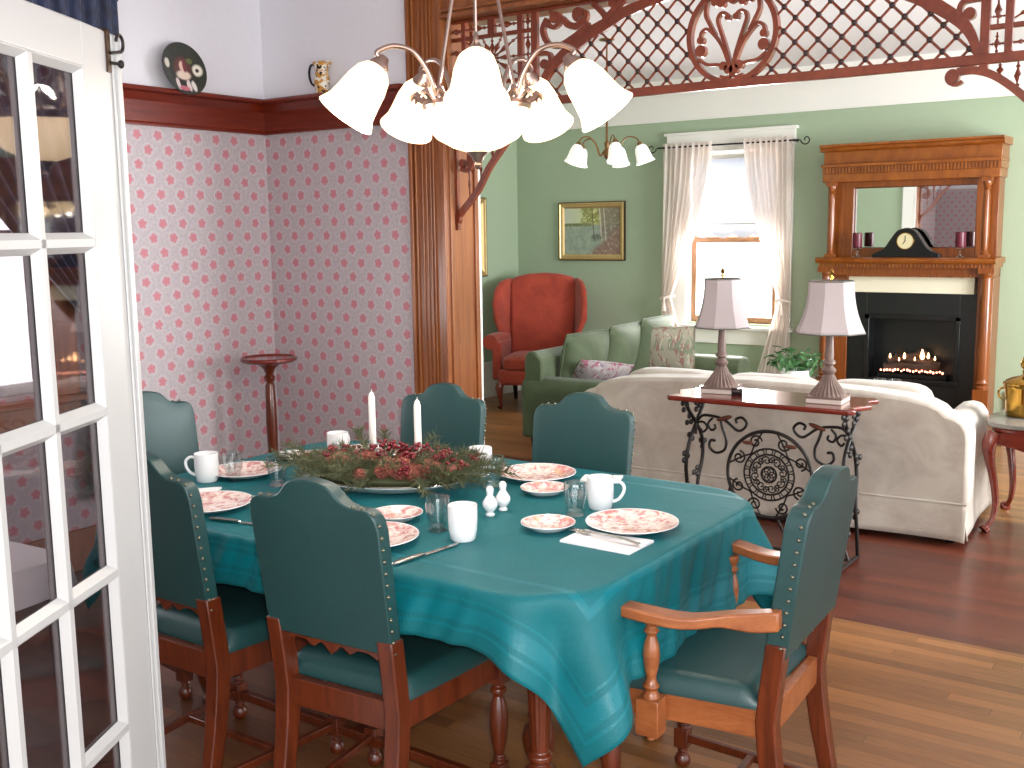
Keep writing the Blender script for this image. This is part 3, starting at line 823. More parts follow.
dup(ch, (-2.475, 1.835, 0), R(0), 'green leather side chair seen from behind, partly hidden by the open white door')
dup(ch, (-3.37, 2.47, 0), R(-92), 'dark green leather chair at the left head of the table against the wallpaper')
c_ = dup(ch, (-2.70, 3.30, 0), R(180+6), 'green leather chair across the table, in front of the honey wood casing'); c_.scale = (.95, .98, .972)
c_ = dup(ch, (-2.075, 3.36, 0), R(180+2), 'green leather chair across the table, in front of the cream sofa'); c_.scale = (1.03, 1, .972)
make_chair('armchair', 'green leather dining armchair with honey wood arms at the right end of the table', (-.915, 2.535, 0), R(90+3), arm=True)

# ------------------------------------------------------------------ table and cloth
TX0, TX1, TY0, TY1, TZ, TR = -3.10, -1.235, 1.955, 3.165, .755, .24
tb = thing('dining_table', 'reddish wood dining table with turned fluted legs under the teal cloth', 'table', ((TX0+TX1)/2, (TY0+TY1)/2, 0))
cx_, cy_ = (TX0+TX1)/2, (TY0+TY1)/2
hx, hy = (TX1-TX0)/2, (TY1-TY0)/2
def rr_out(hx, hy, r, n=8):
    o = []
    for (sx, sy, a0) in ((1,1,0), (-1,1,pi/2), (-1,-1,pi), (1,-1,1.5*pi)):
        for i in range(n+1):
            a = a0+pi/2*i/n; o.append((sx*(hx-r)+r*cos(a), sy*(hy-r)+r*sin(a)))
    return o
M().prism(rr_out(hx-.004, hy-.004, TR), TZ-.035, TZ-.004, axis='z').build('tabletop', MT['chair'], tb, bevel=.004)
M().prism(rr_out(hx-.13, hy-.13, .1), TZ-.115, TZ-.036, axis='z').build('apron', MT['chair'], tb, bevel=.002)
lp = [(0,0), (.026,.0), (.034,.02), (.03,.04), (.02,.05), (.028,.06), (.045,.10), (.05,.135), (.042,.17), (.024,.19), (.034,.20), (.034,.212), (.024,.222), (.026,.24), (.038,.46), (.042,.53), (.03,.545), (.042,.555), (.042,.57), (.03,.58)]
for (x, y) in ((hx-.26, -hy+.28), (hx-.26, hy-.28), (-hx+.26, -hy+.28), (-hx+.26, hy-.28), (hx-.40, -.12), (-hx+.40, .12)):
    m = M(); m.lathe(lp, (x, y, 0), 28, ripple=lambda i, n, z: (-.09 if i % 2 else 0) if .23 < z < .535 else 0); m.box(x-.04, x+.04, y-.04, y+.04, .575, TZ-.04)
    m.build('leg', MT['chair'], tb, bevel=.002, angle=30)
m = M()
for y in (-hy+.28, hy-.28): m.box(-hx+.26, hx-.26, y-.012, y+.012, .07, .10)
m.box(-.02, .02, -hy+.28, hy-.28, .07, .10); m.build('stretcher', MT['chair'], tb, bevel=.003)
# cloth
DN, DL = .155, .262     # drop on the long sides and at the ends
def cloth_pt(u, v):
    """u,v in flat cloth coordinates centred on the table"""
    ax, ay = hx-TR, hy-TR
    qx, qy = max(-ax, min(ax, u)), max(-ay, min(ay, v))
    dx, dy = u-qx, v-qy; dist = sqrt(dx*dx+dy*dy)
    if dist <= TR: return Vector((u, v, TZ+.002)), 0, 0
    nx, ny = dx/dist, dy/dist; d = dist-TR
    ang = atan2(dy, dx)
    r0 = .014
    if d < r0*pi/2: o = r0*sin(d/r0); h = r0*(1-cos(d/r0))
    else: o = r0; h = r0+d-r0*pi/2
    # folds: fan in the corners, gentle along the sides
    corner = abs(sin(2*ang)) if (abs(dx) > 1e-6 and abs(dy) > 1e-6) else 0
    per = (qx+qy*1.0)
    fold = .012*sin(per*15+1.3*(1 if v > 0 else 0)+sin(per*5))*min(1, d/.15)+.005*sin(per*37+2+d*20)*min(1, d/.12)+.003*sin(per*80+d*40)*min(1, d/.05)
    q = atan2(abs(dy), abs(dx))/(pi/2)
    cf = (.085*math.exp(-((q-.28)/.14)**2)-.035*math.exp(-((q-.52)/.09)**2)+.045*math.exp(-((q-.76)/.11)**2))*min(1, d/.25) if corner else 0
    flare = .03*corner*d/.35+.02*d/.2
    o += fold+cf+flare
    return Vector((qx+nx*(TR+o), qy+ny*(TR+o), TZ+.002-h)), d, corner
NU, NV = 190, 130
U = hx+DL; V = hy+DN
m = M()
pts = []; uvs = []
for j in range(NV+1):
    for i in range(NU+1):
        u = -U+2*U*i/NU; v = -V+2*V*j/NV
        p, d, c = cloth_pt(u, v); pts.append(tuple(p)); uvs.append((u, v))
m.add(pts, [(j*(NU+1)+i, j*(NU+1)+i+1, (j+1)*(NU+1)+i+1, (j+1)*(NU+1)+i) for j in range(NV) for i in range(NU)])
g = G('teal_sateen')  # woven border bands
uvn = g.xyz(g.n('ShaderNodeUVMap', uv_map='cloth').outputs[0])
du = g.m('SUBTRACT', U, g.m('ABSOLUTE', uvn[0])); dv = g.m('SUBTRACT', V, g.m('ABSOLUTE', uvn[1]))
dd = g.m('MINIMUM', du, dv)
band = 0
b = None
for lo, hi in ((.038, .046), (.060, .100), (.114, .120), (.236, .256)):
    x = g.m('MULTIPLY', g.m('GREATER_THAN', dd, lo), g.m('LESS_THAN', dd, hi)); b = x if b is None else g.m('MAXIMUM', b, x)
nz = g.noise(g.comb(uvn[0], uvn[1], 0.0), 6, 4, .6)
c = g.mix(nz, lin((0,86,92)), lin((3,102,110)))
c = g.mix(g.m('MULTIPLY', b, .4), c, lin((10,116,128)))
g.set(Base_Color=c, Roughness=g.m('SUBTRACT', .55, g.m('MULTIPLY', b, .18)), Sheen_Weight=.05)
g.b.inputs['Specular IOR Level'].default_value = .3
g.b.inputs['Sheen Tint'].default_value = (.2, .8, .9, 1)
wv = g.m('ADD', g.noise(g.comb(g.m('MULTIPLY', uvn[0], 6.0), g.m('MULTIPLY', uvn[1], 1.0), 0.0), 60, 2), g.m('MULTIPLY', g.noise(g.comb(uvn[0], uvn[1], 0.0), 5, 3), 4.0))
g.bump(wv, .25, .006)
MT['cloth'] = g.mat
tc = m.build('tablecloth', MT['cloth'], smooth=True, fixn=False, angle=180)
tc.location = (cx_, cy_, 0)
me = tc.data; uvl = me.uv_layers.new(name='cloth')
for lpi in me.loops: uvl.data[lpi.index].uv = uvs[lpi.vertex_index]
tag(tc, 'teal satin tablecloth with striped border draped over the dining table', 'tablecloth')
sm = tc.modifiers.new('solid', 'SOLIDIFY'); sm.thickness = .0015; sm.offset = 1

TT = TZ+.0042
# ------------------------------------------------------------------ tableware
def transfer(name, rim=True):
    g = G(name); o = g.obj(); p = g.xyz(o)
    r = g.m('SQRT', g.m('ADD', g.m('MULTIPLY', p[0], p[0]), g.m('MULTIPLY', p[1], p[1])))
    n1 = g.noise(o, 26, 4, .65, 1.2); n2 = g.noise(o, 70, 3, .7)
    f = g.m('ADD', g.m('MULTIPLY', n1, .6), g.m('MULTIPLY', n2, .4))
    a = g.mapr(f, .47, .58)
    c = g.mix(g.m('MULTIPLY', a, .8), lin((236,222,214)), lin((186,92,96)))
    c = g.mix(g.mapr(g.noise(o, 14, 2), .56, .64, 0, .45), c, lin((206,132,132)))
    c = g.mix(g.m('MULTIPLY', g.mapr(g.noise(o, 18, 2, .5), .62, .7), .5), c, lin((214,190,130)))
    g.set(Base_Color=c, Roughness=.2, Coat_Weight=.4); return g.mat
MT['transfer'] = transfer('pink_transferware')
def make_plate(name, label, r, loc, rz=0, group=None, tiltx=0):
    t = thing(name, label, 'plate', loc, rz, group)
    if tiltx: t.rotation_euler[0] = tiltx
    pr = [(0,.004), (r*.62,.004), (r*.68,.007), (r*.74,.012), (r*.97,.022), (r,.022), (r,.019), (r*.75,.008), (r*.62,0), (r*.0,0)]
    M().lathe_open([(.0001,.0045), (r*.60,.0045), (r*.66,.007), (r*.72,.012), (r*.965,.0215)], (0,0,0), 48).build('plate_face', MT['transfer'], t)
    m = M(); m.lathe_open([(r*.965,.0215), (r*.995,.0225), (r,.0205), (r*.76,.008), (r*.62,.0005), (r*.2,.0005), (.0001,.001)], (0,0,0), 48)
    m.build('plate_rim', MT['china'], t); return t
# plates: (name, r, x, y, label)
pl = [('dinner_plate', .132, -1.43, 2.645, 'large pink transferware dinner plate nearest the armchair at the table end'),
      ('dinner_plate', .132, -2.0, 3.02, 'large pink transferware plate at the far edge by the chair before the sofa'),
      ('dinner_plate', .132, -1.965, 2.145, 'large pink transferware plate half hidden by the nearest chair back, beside the knife'),
      ('dinner_plate', .132, -2.64, 2.15, 'large pink transferware plate on the near left, between the two near chair backs'),
      ('dinner_plate', .125, -2.90, 2.52, 'pink transferware plate behind the white mug whose handle points left'),
      ('dinner_plate', .132, -2.74, 2.99, 'pink transferware plate at the far left, in front of the plant stand'),
      ('side_plate', .078, -1.625, 2.51, 'small pink transferware plate left of the folded napkin with the fork'),
      ('side_plate', .078, -1.86, 2.85, 'small pink transferware plate just in front of the large far plate'),
      ('side_plate', .078, -2.06, 2.36, 'small pink transferware plate right below the oval platter'),
      ('side_plate', .078, -2.87, 2.83, 'small pink transferware plate between the two far left dinner plates')]
for k, (nm, r, x, y, lb) in enumerate(pl): make_plate(nm, lb, r, (x+.015, y-.05, TT), k*1.3, 'transferware on the dining table')
def make_mug(label, loc, ang, h=.098, r=.041):
    t = thing('mug', label, 'mug', loc, 0, 'white mugs on the dining table')
    pr = [(.0001,.004), (r*.7,.004), (r*.78,.0), (r*.86,.004), (r*.96,.03), (r,.06), (r*.99,h), (r*.94,h), (r*.93,.06), (r*.86,.03), (r*.7,.012), (.0001,.010)]
    M().lathe(pr, (0,0,0), 40).build('mug_body', MT['china'], t)
    c, s = cos(ang), sin(ang)
    pts = [(c*q, s*q, z) for q, z in bez([(r*.95,h*.84), (r*1.35,h*.86), (r*1.72,h*.72), (r*1.68,h*.5), (r*1.35,h*.3), (r*.93,h*.22)], 6)]
    M().tube(pts, .0052, 10).build('handle', MT['china'], t)
    return t
for lb, x, y, a in (('white mug with its handle to the left, at the left head place', -2.925, 2.335, R(215)),
                 ('white mug beside the water glass in front, near the knife tip', -1.752, 2.25, R(120)),
                 ('white mug behind the greenery on the left, near the candles', -2.80, 2.845, R(100)),
                 ('white mug behind the right end of the greenery', -2.175, 2.90, R(110)),
                 ('white mug with its handle to the right, behind the large plate', -1.60, 2.735, R(28))):
    make_mug(lb, (x, y, TT), a)
def make_glass(label, loc, h=.098, r=.034):
    t = tag(M().lathe([(.0001,.014), (r*.62,.014), (r*.66,.03), (r*.88,.055), (r*.98,.075), (r*.93,h), (r*.99,h), (r*1.05,.075), (r*.96,.052), (r*.76,.028), (r*.84,.006), (r*.8,0), (.0001,0)], (0,0,0), 32).build('water_glass', MT['glass']), label, 'glass', 'water glasses on the dining table')
    t.location = loc; return t
for lb, x, y in (('small clear water glass right of the mug at the left head place', -2.86, 2.395), ('small clear water glass left of the near white mug', -1.868, 2.285),
              ('small clear water glass between the far white mug and large far plate', -2.045, 2.80), ('small clear water glass in front of the mug with its handle to the right', -1.625, 2.63),
              ('small clear water glass partly hidden behind the hump of the nearest chair', -2.67, 2.42)):
    make_glass(lb, (x, y, TT))
# shakers
def shaker(label, loc, grp):
    t = thing('shaker', label, 'shaker', loc, 0, grp)
    M().lathe([(.0001,0), (.013,0), (.014,.004), (.009,.010), (.016,.018), (.023,.03), (.022,.042), (.014,.054), (.009,.062), (.010,.066), (.010,.07)], (0,0,0), 24).build('shaker_body', MT['china'], t)
    M().lathe([(.0095,.069), (.0115,.074), (.011,.083), (.006,.089), (.0001,.09)], (0,0,0), 20).build('shaker_cap', MT['china'], t)
shaker('white china shaker nearer the near white mug, left of its twin', (-1.835, 2.49, TT), 'right pair of shakers')
shaker('white china shaker behind its twin, between it and the small far plate', (-1.838, 2.56, TT), 'right pair of shakers')
shaker('white china shaker poking up over the nearest chair back, left one', (-2.63, 2.52, TT), 'left pair of shakers')
shaker('white china shaker beside the greenery over the nearest chair back, right one', (-2.585, 2.565, TT), 'left pair of shakers')
# napkins
def napkin(label, c, rot, sx, sy, grp='white napkins'):
    def fn(u, v): return ((u-.5)*sx, (v-.5)*sy, .004+.0025*sin(u*5+v*3)+.003*(1-v)*(abs(u-.5)))
    m = M(); m.grid(fn, 14, 14); k = len(m.v)
    m.grid(lambda u, v: ((u-.5)*sx, (v-.5)*sy, 0), 14, 14)
    n_ = 14; ring_ = [i for i in range(n_+1)]+[(n_+1)*j+n_ for j in range(1, n_+1)]+[(n_+1)*n_+i for i in range(n_-1, -1, -1)]+[(n_+1)*j for j in range(n_-1, 0, -1)]
    for i in range(len(ring_)): a, b = ring_[i], ring_[(i+1) % len(ring_)]; m.f.append((a, b, b+k, a+k))
    o = m.build('napkin', MT['napkin'], None); o.location = (c[0], c[1], TT); o.rotation_euler = (0, 0, rot)
    return tag(o, label, 'napkin', grp)
napkin('folded white napkin under the fork at the table end', (-1.405, 2.435), R(-1), .215, .135)
napkin('white napkin at the far table edge, behind the mug with handle to the right', (-1.785, 3.06), R(20), .13, .10)
napkin('white napkin tucked under the large near left plate', (-2.83, 2.20), R(35), .16, .10)
napkin('white napkin at the far left between the plates by the head chair', (-2.98, 2.80), R(-20), .14, .10)
# cutlery
def fork(label, c, rot, z, grp):
    t = thing('fork', label, 'fork', (c[0], c[1], z), rot, grp)
    def hw(q): return .003+.0035*max(0, (q-.6)/.4)
    m = M(); v = []; f = []; n_ = 20
    for i in range(n_+1):
        q = i/n_; x = .10-q*.17; w_ = .0055-.0025*q if q < .5 else .0035; z_ = .002+.006*sin(q*pi)
        w_ = .008-.0045*min(1, q*1.4)
        v += [(x, -w_, z_), (x, w_, z_), (x, w_, z_+.0022), (x, -w_, z_+.0022)]
    for i in range(n_):
        for k in range(4): f.append((i*4+k, i*4+(k+1) % 4, i*4+4+(k+1) % 4, i*4+4+k))
    f += [(3,2,1,0), tuple(n_*4+k for k in range(4))]
    m.add(v, f); m.build('fork_handle', MT['silver'], t)
    m = M(); m.box(-.09, -.068, -.012, .012, .002, .0042)
    for k in range(4):
        y = -.0105+k*.007; m.box(-.13, -.088, y-.0018, y+.0018, .002, .004)
    m.build('tines', MT['silver'], t, bevel=.0006)
def knife(label, c, rot, z, grp):
    t = thing('table_knife', label, 'knife', (c[0], c[1], z), rot, grp)
    M().sq((-.06, 0, .006), (.058, .0085, .005), (.6,.6), nu=16, nv=8).build('knife_handle', MT['silver'], t)
    M().prism([(-.004,-.006), (.10,-.008), (.125,-.002), (.128,.006), (-.004,.006)], .003, .0052, axis='z').build('blade', MT['silver'], t, bevel=.0007)
fork('silver fork lying on the folded white napkin at the table end', (-1.405, 2.445), R(-7), TT+.009, 'silver forks')
knife('silver knife beside the plate at the nearest chair', (-1.745, 2.08), R(84), TT, 'silver knives')
knife('silver knife in front of the near left plate, between the two near chairs', (-2.40, 2.03), R(12), TT, 'silver knives')
# platter and arrangement
PX, PY = -2.33, 2.60
AX = R(24)
pt = thing('oval_platter', 'white oval platter under the pine arrangement', 'platter', (PX, PY, TT), AX)
def ov(m, prof, n=56, a=1.0, b=.62):
    m.lathe(prof, (0,0,0), n); k = len(m.v)
    m.v = [(x*a, y*b, z) for x, y, z in m.v]; return m
ov(M(), [(.0001,.006), (.16,.006), (.19,.02), (.245,.034), (.25,.034), (.25,.03), (.19,.008), (.15,0), (.0001,0)]).build('platter_dish', MT['china'], pt)
ov(M(), [(.2485,.031), (.252,.0335), (.2485,.0365), (.245,.034)]).build('platter_rim', MT['silver'], pt)
ar = thing('pine_centerpiece', 'pine branch arrangement with cones and dark red berries in the middle of the table', 'centerpiece', (PX, PY, TT+.007), AX)
rnd = random.Random(3)
ar.scale = (1.10, 1.12, .95)
m = M()
def sprig(m, p0, dr_, L, nn):
    d = Vector(dr_).normalized(); p0 = Vector(p0)
    pts = [p0+d*L*q+Vector((0,0,-.03*q*q)) for q in (0, .33, .66, 1)]
    m.tube(pts, [.003, .0025, .002, .0012], 5)
    s1 = d.orthogonal().normalized(); s2 = d.cross(s1)
    for k in range(nn):
        q = .08+.92*rnd.random(); a = rnd.random()*2*pi; b = p0+d*L*q+Vector((0,0,-.03*q*q))
        nd = (d*.75+(s1*cos(a)+s2*sin(a))*.85).normalized(); l = .030+.022*rnd.random()
        w = nd.orthogonal().normalized()*.0014; w2 = nd.cross(w).normalized()*.0014
        e = b+nd*l; k0 = len(m.v)
        m.v += [tuple(b+w), tuple(b-w*.5+w2), tuple(b-w*.5-w2), tuple(e)]
        m.f += [(k0, k0+1, k0+3), (k0+1, k0+2, k0+3), (k0+2, k0, k0+3)]
for k in range(110):
    a = rnd.random()*2*pi; q = sqrt(rnd.random())
    bx = .27*q*cos(a); by = .115*q*sin(a)
    dx = cos(a)+.5*(rnd.random()-.5); dy = .55*sin(a)+.5*(rnd.random()-.5)
    up = .30+.45*rnd.random() if q < .7 else .05+.3*rnd.random()
    sprig(m, (bx*.8, by*.8, .04+.03*rnd.random()), (dx, dy, up), .10+.09*rnd.random(), 60)
sprig(m, (-.25,-.0,.06), (-1,.1,.35), .13, 90); sprig(m, (-.26,.04,.07), (-.8,.3,.7), .12, 90); sprig(m, (-.1,.1,.08), (-.3,.2,1), .12, 80); sprig(m, (-.05,.1,.08), (.0,.3,1), .11, 80); sprig(m, (.26,.02,.05), (1,.1,.2), .12, 80); sprig(m, (.2,.05,.05), (.6,.2,.8), .10, 80)
m.build('pine_branches', MT['needle'], ar, fixn=False, smooth=False)
m = M(); m.sq((0,0,.035), (.22,.10,.03)); m.build('moss_core', MT['needle'], ar)
for k in range(38):
    a = rnd.random()*2*pi; q = .25+.65*sqrt(rnd.random()); x, y = .27*q*cos(a), .125*q*sin(a)
    if k < 22: y = -abs(y)*1.0-.01
    z = .055+.045*(1-q)+.02*rnd.random(); r = .017+.009*rnd.random()
    m = M(); T = Matrix.Translation((x, y, z)) @ Euler((rnd.uniform(-1,1), rnd.uniform(-1,1), rnd.random()*6)).to_matrix().to_4x4()
    if k % 5 == 0:
        m.sq((0,0,0), (r*.95, r*.95, r*1.25), nu=14, nv=10, T=T); m.build('dried_fruit', MT['fruit'], ar)
    else:
        rows = []
        for j in range(15):
            q = j/14; rr_ = r*sin(pi*min(.97, .08+q*.9))**.7; rows.append((rr_ if j < 14 else .001, -r*1.2+2.5*r*q))
        hh = [z_ for _, z_ in rows]
        def rip(i, n, zz):
            j = min(range(15), key=lambda k_: abs(hh[k_]-zz)); return .24*(1 if ((i//2+j//2) % 2 == 0) else -1)*(1 if j % 2 else .3)
        m.lathe(rows, (0,0,0), 24, T=T, ripple=rip); m.build('pine_cone', MT['cone'], ar, smooth=False)
for k in range(50):
    a = rnd.random()*2*pi; q = sqrt(rnd.random()); x, y = .29*q*cos(a), .13*q*sin(a); z = .07+.055*(1-q)+.03*rnd.random()
    m = M()
    for j in range(5): m.sq((x+rnd.uniform(-.013,.013), y+rnd.uniform(-.013,.013), z+rnd.uniform(-.010,.012)), (.0068,.0068,.0068), nu=8, nv=6)
    m.build('berry_cluster', MT['berry'], ar)
# candles
def candle_set(x, y, la, lb):
    ch_ = tag(M().lathe([(.0001,0), (.030,0), (.032,.006), (.016,.016), (.009,.022), (.018,.034), (.020,.042), (.009,.052), (.009,.058), (.020,.068), (.024,.076), (.024,.094), (.021,.098), (.016,.098), (.0125,.094), (.0125,.062), (.0001,.062)], (0,0,0), 24).build('candle_holder', MT['glass']), lb, 'candle holder', 'glass candle holders')
    ch_.location = (x, y, TT)
    c = thing('taper_candle', la, 'candle', (x, y, TT+.063), 0, 'white taper candles')
    M().lathe([(.0001,0), (.0118,0), (.0125,.02), (.0118,.20), (.0085,.214), (.003,.221), (.0001,.222)], (0,0,0), 20).build('candle_body', MT['wax'], c)
    M().tube([(0,0,.220), (.0008,0,.226), (.002,0,.230)], .0011, 6).build('wick', MT['wax'], c)
candle_set(-2.535, 2.75, 'white taper candle on the left, against the wallpaper', 'clear glass holder of the left candle')
candle_set(-2.285, 2.70, 'white taper candle on the right, in front of the far green chair', 'clear glass holder of the right candle')

# ------------------------------------------------------------------ chandeliers
def glass_glow(name, c, e):
    g = G(name); g.set(Base_Color=lin((250,240,225)), Roughness=.5, Emission_Color=lin(c), Emission_Strength=e); return g.mat
MT['shade_lit'] = glass_glow('lit_frosted_glass', (255,216,158), 1.9)
g = G('etched_white_glass'); g.set(Base_Color=lin((238,238,236)), Roughness=.5, Emission_Color=lin((255,250,240)), Emission_Strength=.35); MT['shade_small'] = g.mat
def bell(m, T, k=1.0, n=32, rip=None):
    pr = [(.026,0), (.036,-.006), (.050,-.024), (.060,-.060), (.065,-.10), (.071,-.135), (.086,-.166)]
    pr = [(a*k, b*k) for a, b in pr]
    inner = [(a-.004*k, b) for a, b in pr[::-1]]
    m.lathe_open(pr+inner, (0,0,0), n, T=T, ripple=rip)
def chandelier(name, label, c, R0, k, a0, matg, metal, tilt, lit):
    t = thing(name, label, 'chandelier', c, a0)
    zt = .14
    rr = R0*.84
    for i in range(5):
        a = 2*pi*i/5; ca, sa = cos(a), sin(a)
        P = bez([(.075*k*1.2,.0), (.12*k,.02*k), (.145*k,.09*k), (.19*k,.15*k), (.25*k,.165*k), (.30*k,.145*k), (rr-.012*k,.125*k)], 5)
        M().tube([(x*ca, x*sa, z) for x, z in P], .0075*k, 10).build('arm', metal, t)
        T = Matrix.Rotation(a, 4, 'Z') @ Matrix.Translation((rr, 0, .105*k)) @ Matrix.Rotation(-tilt, 4, 'Y')
        m = M(); m.lathe([(.0001,.035*k), (.014*k,.033*k), (.020*k,.02*k), (.030*k,.005*k), (.031*k,-.012*k), (.026*k,-.014*k)], (0,0,0), 20, T=T); m.build('socket_cup', metal, t)
        m = M(); bell(m, T @ Matrix.Translation((0,0,-.002)), k*1.03); m.build('glass_shade', matg, t)
        # little leaves on the ring
        for da in (-.32, .0, .32):
            c2, s2 = cos(a+da+.63), sin(a+da+.63)
            P2 = [(q*c2*k, q*s2*k, z*k) for q, z in ((.14,.0), (.165,.02), (.180,.035), (.192,.028), (.196,.015))]
            m = M(); m.tube(P2, [.004*k, .010*k, .012*k, .008*k, .002*k], 8); m.build('ring_leaf', metal, t)
    return t
CX, CY, CZ = -1.965, 2.635, 1.965
A0 = math.atan2(-CY, -CX)
t = chandelier('chandelier', 'lit nickel chandelier with five frosted bell shades and a bowl over the table', (CX, CY, CZ), .352, 1.0, A0, MT['shade_lit'], MT['nickel'], R(36), True)
m = M(); m.lathe([(.085,.03), (.16,.012), (.165,.0), (.16,-.012), (.12,-.014), (.085,0)], (0,0,0), 40); m.build('ring', MT['nickel'], t)
m = M(); m.lathe([(.160,-.012), (.163,-.03), (.150,-.06), (.118,-.095), (.07,-.122), (.03,-.134), (.012,-.137), (.012,-.130), (.03,-.128), (.068,-.116), (.114,-.089), (.145,-.056), (.157,-.03), (.155,-.012)], (0,0,0), 48, ripple=lambda i, n, z: .02*cos(i/n*2*pi*12)); m.build('glass_bowl', MT['shade_lit'], t)
M().lathe([(.0001,-.185), (.006,-.182), (.011,-.172), (.008,-.165), (.015,-.158), (.018,-.148), (.03,-.138), (.034,-.131), (.0001,-.130)], (0,0,0), 20).build('finial', MT['nickel'], t)
M().lathe([(.0001,.10), (.008,.098), (.012,.085), (.03,.07), (.045,.05), (.07,.03), (.09,.015)], (0,0,0), 24).build('hub', MT['nickel'], t)
hz = .60
for i in range(3):
    a = pi+2*pi*i/3
    M().tube([(.135*cos(a), .135*sin(a), .01), (.018*cos(a), .018*sin(a), hz)], .0055, 8).build('rod', MT['nickel'], t)
M().lathe([(.0001,hz-.03), (.02,hz-.02), (.028,hz), (.02,hz+.02), (.008,hz+.03), (.007,ZC-CZ-.03), (.03,ZC-CZ-.028), (.06,ZC-CZ-.01), (.062,ZC-CZ), (.0001,ZC-CZ)], (0,0,0), 24).build('canopy_stem', MT['nickel'], t)
sc_ = thing('small_chandelier', 'small brass chandelier with white tulip shades in the living room', 'chandelier', (-3.745, 6.5, 2.112), .45)
for i in range(5):
    a = 2*pi*i/5; ca, sa = cos(a), sin(a)
    P = bez([(.03,.0), (.06,-.02), (.09,.05), (.14,.10), (.20,.09), (.225,.05)], 5)
    M().tube([(x*ca, x*sa, z) for x, z in P], .005, 8).build('arm', MT['oldbrass'], sc_)
    T = Matrix.Rotation(a, 4, 'Z') @ Matrix.Translation((.225, 0, .045)) @ Matrix.Rotation(-R(18), 4, 'Y')
    m = M(); bell(m, T, .76, 32, rip=lambda i, n, z: .05*cos(i/n*2*pi*8)); m.build('glass_shade', MT['shade_small'], sc_)
    m = M(); m.lathe([(.0001,.025), (.014,.02), (.022,.0), (.020,-.006)], (0,0,0), 14, T=T); m.build('socket_cup', MT['oldbrass'], sc_)
M().lathe([(.0001,-.05), (.012,-.04), (.03,-.01), (.028,.01), (.012,.03), (.02,.06), (.008,.08), (.006,ZC-2.10-.03), (.05,ZC-2.10-.02), (.055,ZC-2.10), (.0001,ZC-2.10)], (0,0,0), 20).build('stem', MT['oldbrass'], sc_)

# ------------------------------------------------------------------ things on the plate rail, plant stand
g = G('floral_picture_plate'); p = g.xyz(g.obj())
x, y = p[0], p[1]
def circ(x, y, cx, cy, rx, ry, soft=.15):
    a = g.m('DIVIDE', g.m('SUBTRACT', x, cx), rx); b = g.m('DIVIDE', g.m('SUBTRACT', y, cy), ry)
    d = g.m('SQRT', g.m('ADD', g.m('MULTIPLY', a, a), g.m('MULTIPLY', b, b)))
    return g.mapr(d, 1-soft, 1+soft, 1, 0)
c = g.mix(g.noise(g.obj(), 30, 3), lin((34,40,34)), lin((58,60,48)))
for cx, cy, rx, ry, col in ((0,.004,.052,.058,(92,56,52)), (-.002,-.028,.040,.022,(226,206,186)), (-.004,.014,.016,.026,(226,186,168)), (.010,.018,.010,.032,(120,50,60)),
                           (.082,.002,.026,.028,(232,226,206)), (.082,.002,.009,.010,(70,50,60)), (-.092,.022,.017,.022,(216,210,196)), (-.045,-.075,.012,.030,(226,206,202)), (.018,-.078,.012,.030,(228,208,204)), (.045,-.08,.012,.028,(226,220,210)), (-.015,-.095,.03,.014,(198,110,122)), (.045,.045,.018,.014,(96,104,60))):
    c = g.mix(circ(x, y, cx, cy, rx, ry, .2), c, lin(col))
g.set(Base_Color=c, Roughness=.25, Coat_Weight=.5)
MT['picplate'] = g.mat
cp = thing('collector_plate', 'dark decorative plate with flowers and a pale figure, propped on the plate rail', 'plate', (-4.53, 3.605, 2.418))
cp.scale = (1.04,)*3
cp.rotation_euler = (R(78), 0, R(90))
r = .128
M().lathe_open([(.0001,.0045), (r*.60,.0045), (r*.70,.009), (r,.020)], (0,0,0), 48).build('plate_face', MT['picplate'], cp)
M().lathe_open([(r,.020), (r*1.005,.018), (r*.72,.005), (r*.6,0), (.0001,0)], (0,0,0), 48).build('plate_back', MT['black'], cp)
jg = thing('pitcher', 'small patterned china pitcher with black handle on the plate rail', 'pitcher', (-4.10, YB-.05, 2.3155), 0)
jg.scale = (1.2, 1.0, 1.05)
g = G('painted_jug'); nz = g.noise(g.obj(), 38, 3, .6); cc = g.mix(g.mapr(nz, .46, .54), lin((232,224,206)), lin((196,140,60)))
cc = g.mix(g.mapr(g.noise(g.obj(), 55, 2), .58, .62), cc, lin((30,32,40))); g.set(Base_Color=cc, Roughness=.25); 
M().lathe([(.0001,0), (.034,0), (.036,.008), (.03,.016), (.036,.04), (.038,.07), (.03,.10), (.034,.13), (.042,.152), (.038,.152), (.028,.125), (.0001,.11)], (0,0,0), 28, ripple=lambda i, n, z: (.55*max(0, cos(2*pi*i/n))**6 if z > .14 else .2*max(0, cos(2*pi*i/n))**6 if z > .12 else 0)).build('pitcher_body', g.mat, jg)
M().tube([(q, 0, z) for q, z in bez([(-.03,.135), (-.06,.145), (-.075,.11), (-.065,.06), (-.034,.035)], 6)], .0055, 8).build('handle', MT['black'], jg)
ps = thing('plant_stand', 'tall reddish wood plant stand with round top in the wallpapered corner', 'plant stand', (-4.28, 3.86, 0))
M().lathe([(.0001,.905), (.05,.905), (.06,.915), (.135,.925), (.148,.935), (.148,.948), (.142,.952), (.135,.944), (.0001,.944)], (0,0,0), 40).build('stand_top', MT['cherry'], ps)
M().lathe([(.0001,.10), (.03,.10), (.035,.14), (.022,.16), (.030,.18), (.038,.24), (.032,.30), (.018,.32), (.028,.34), (.028,.36), (.018,.37), (.026,.39), (.030,.60), (.025,.80), (.018,.815), (.028,.83), (.030,.845), (.02,.86), (.03,.885), (.045,.905), (.0001,.905)], (0,0,0), 28).build('post', MT['chair'], ps)
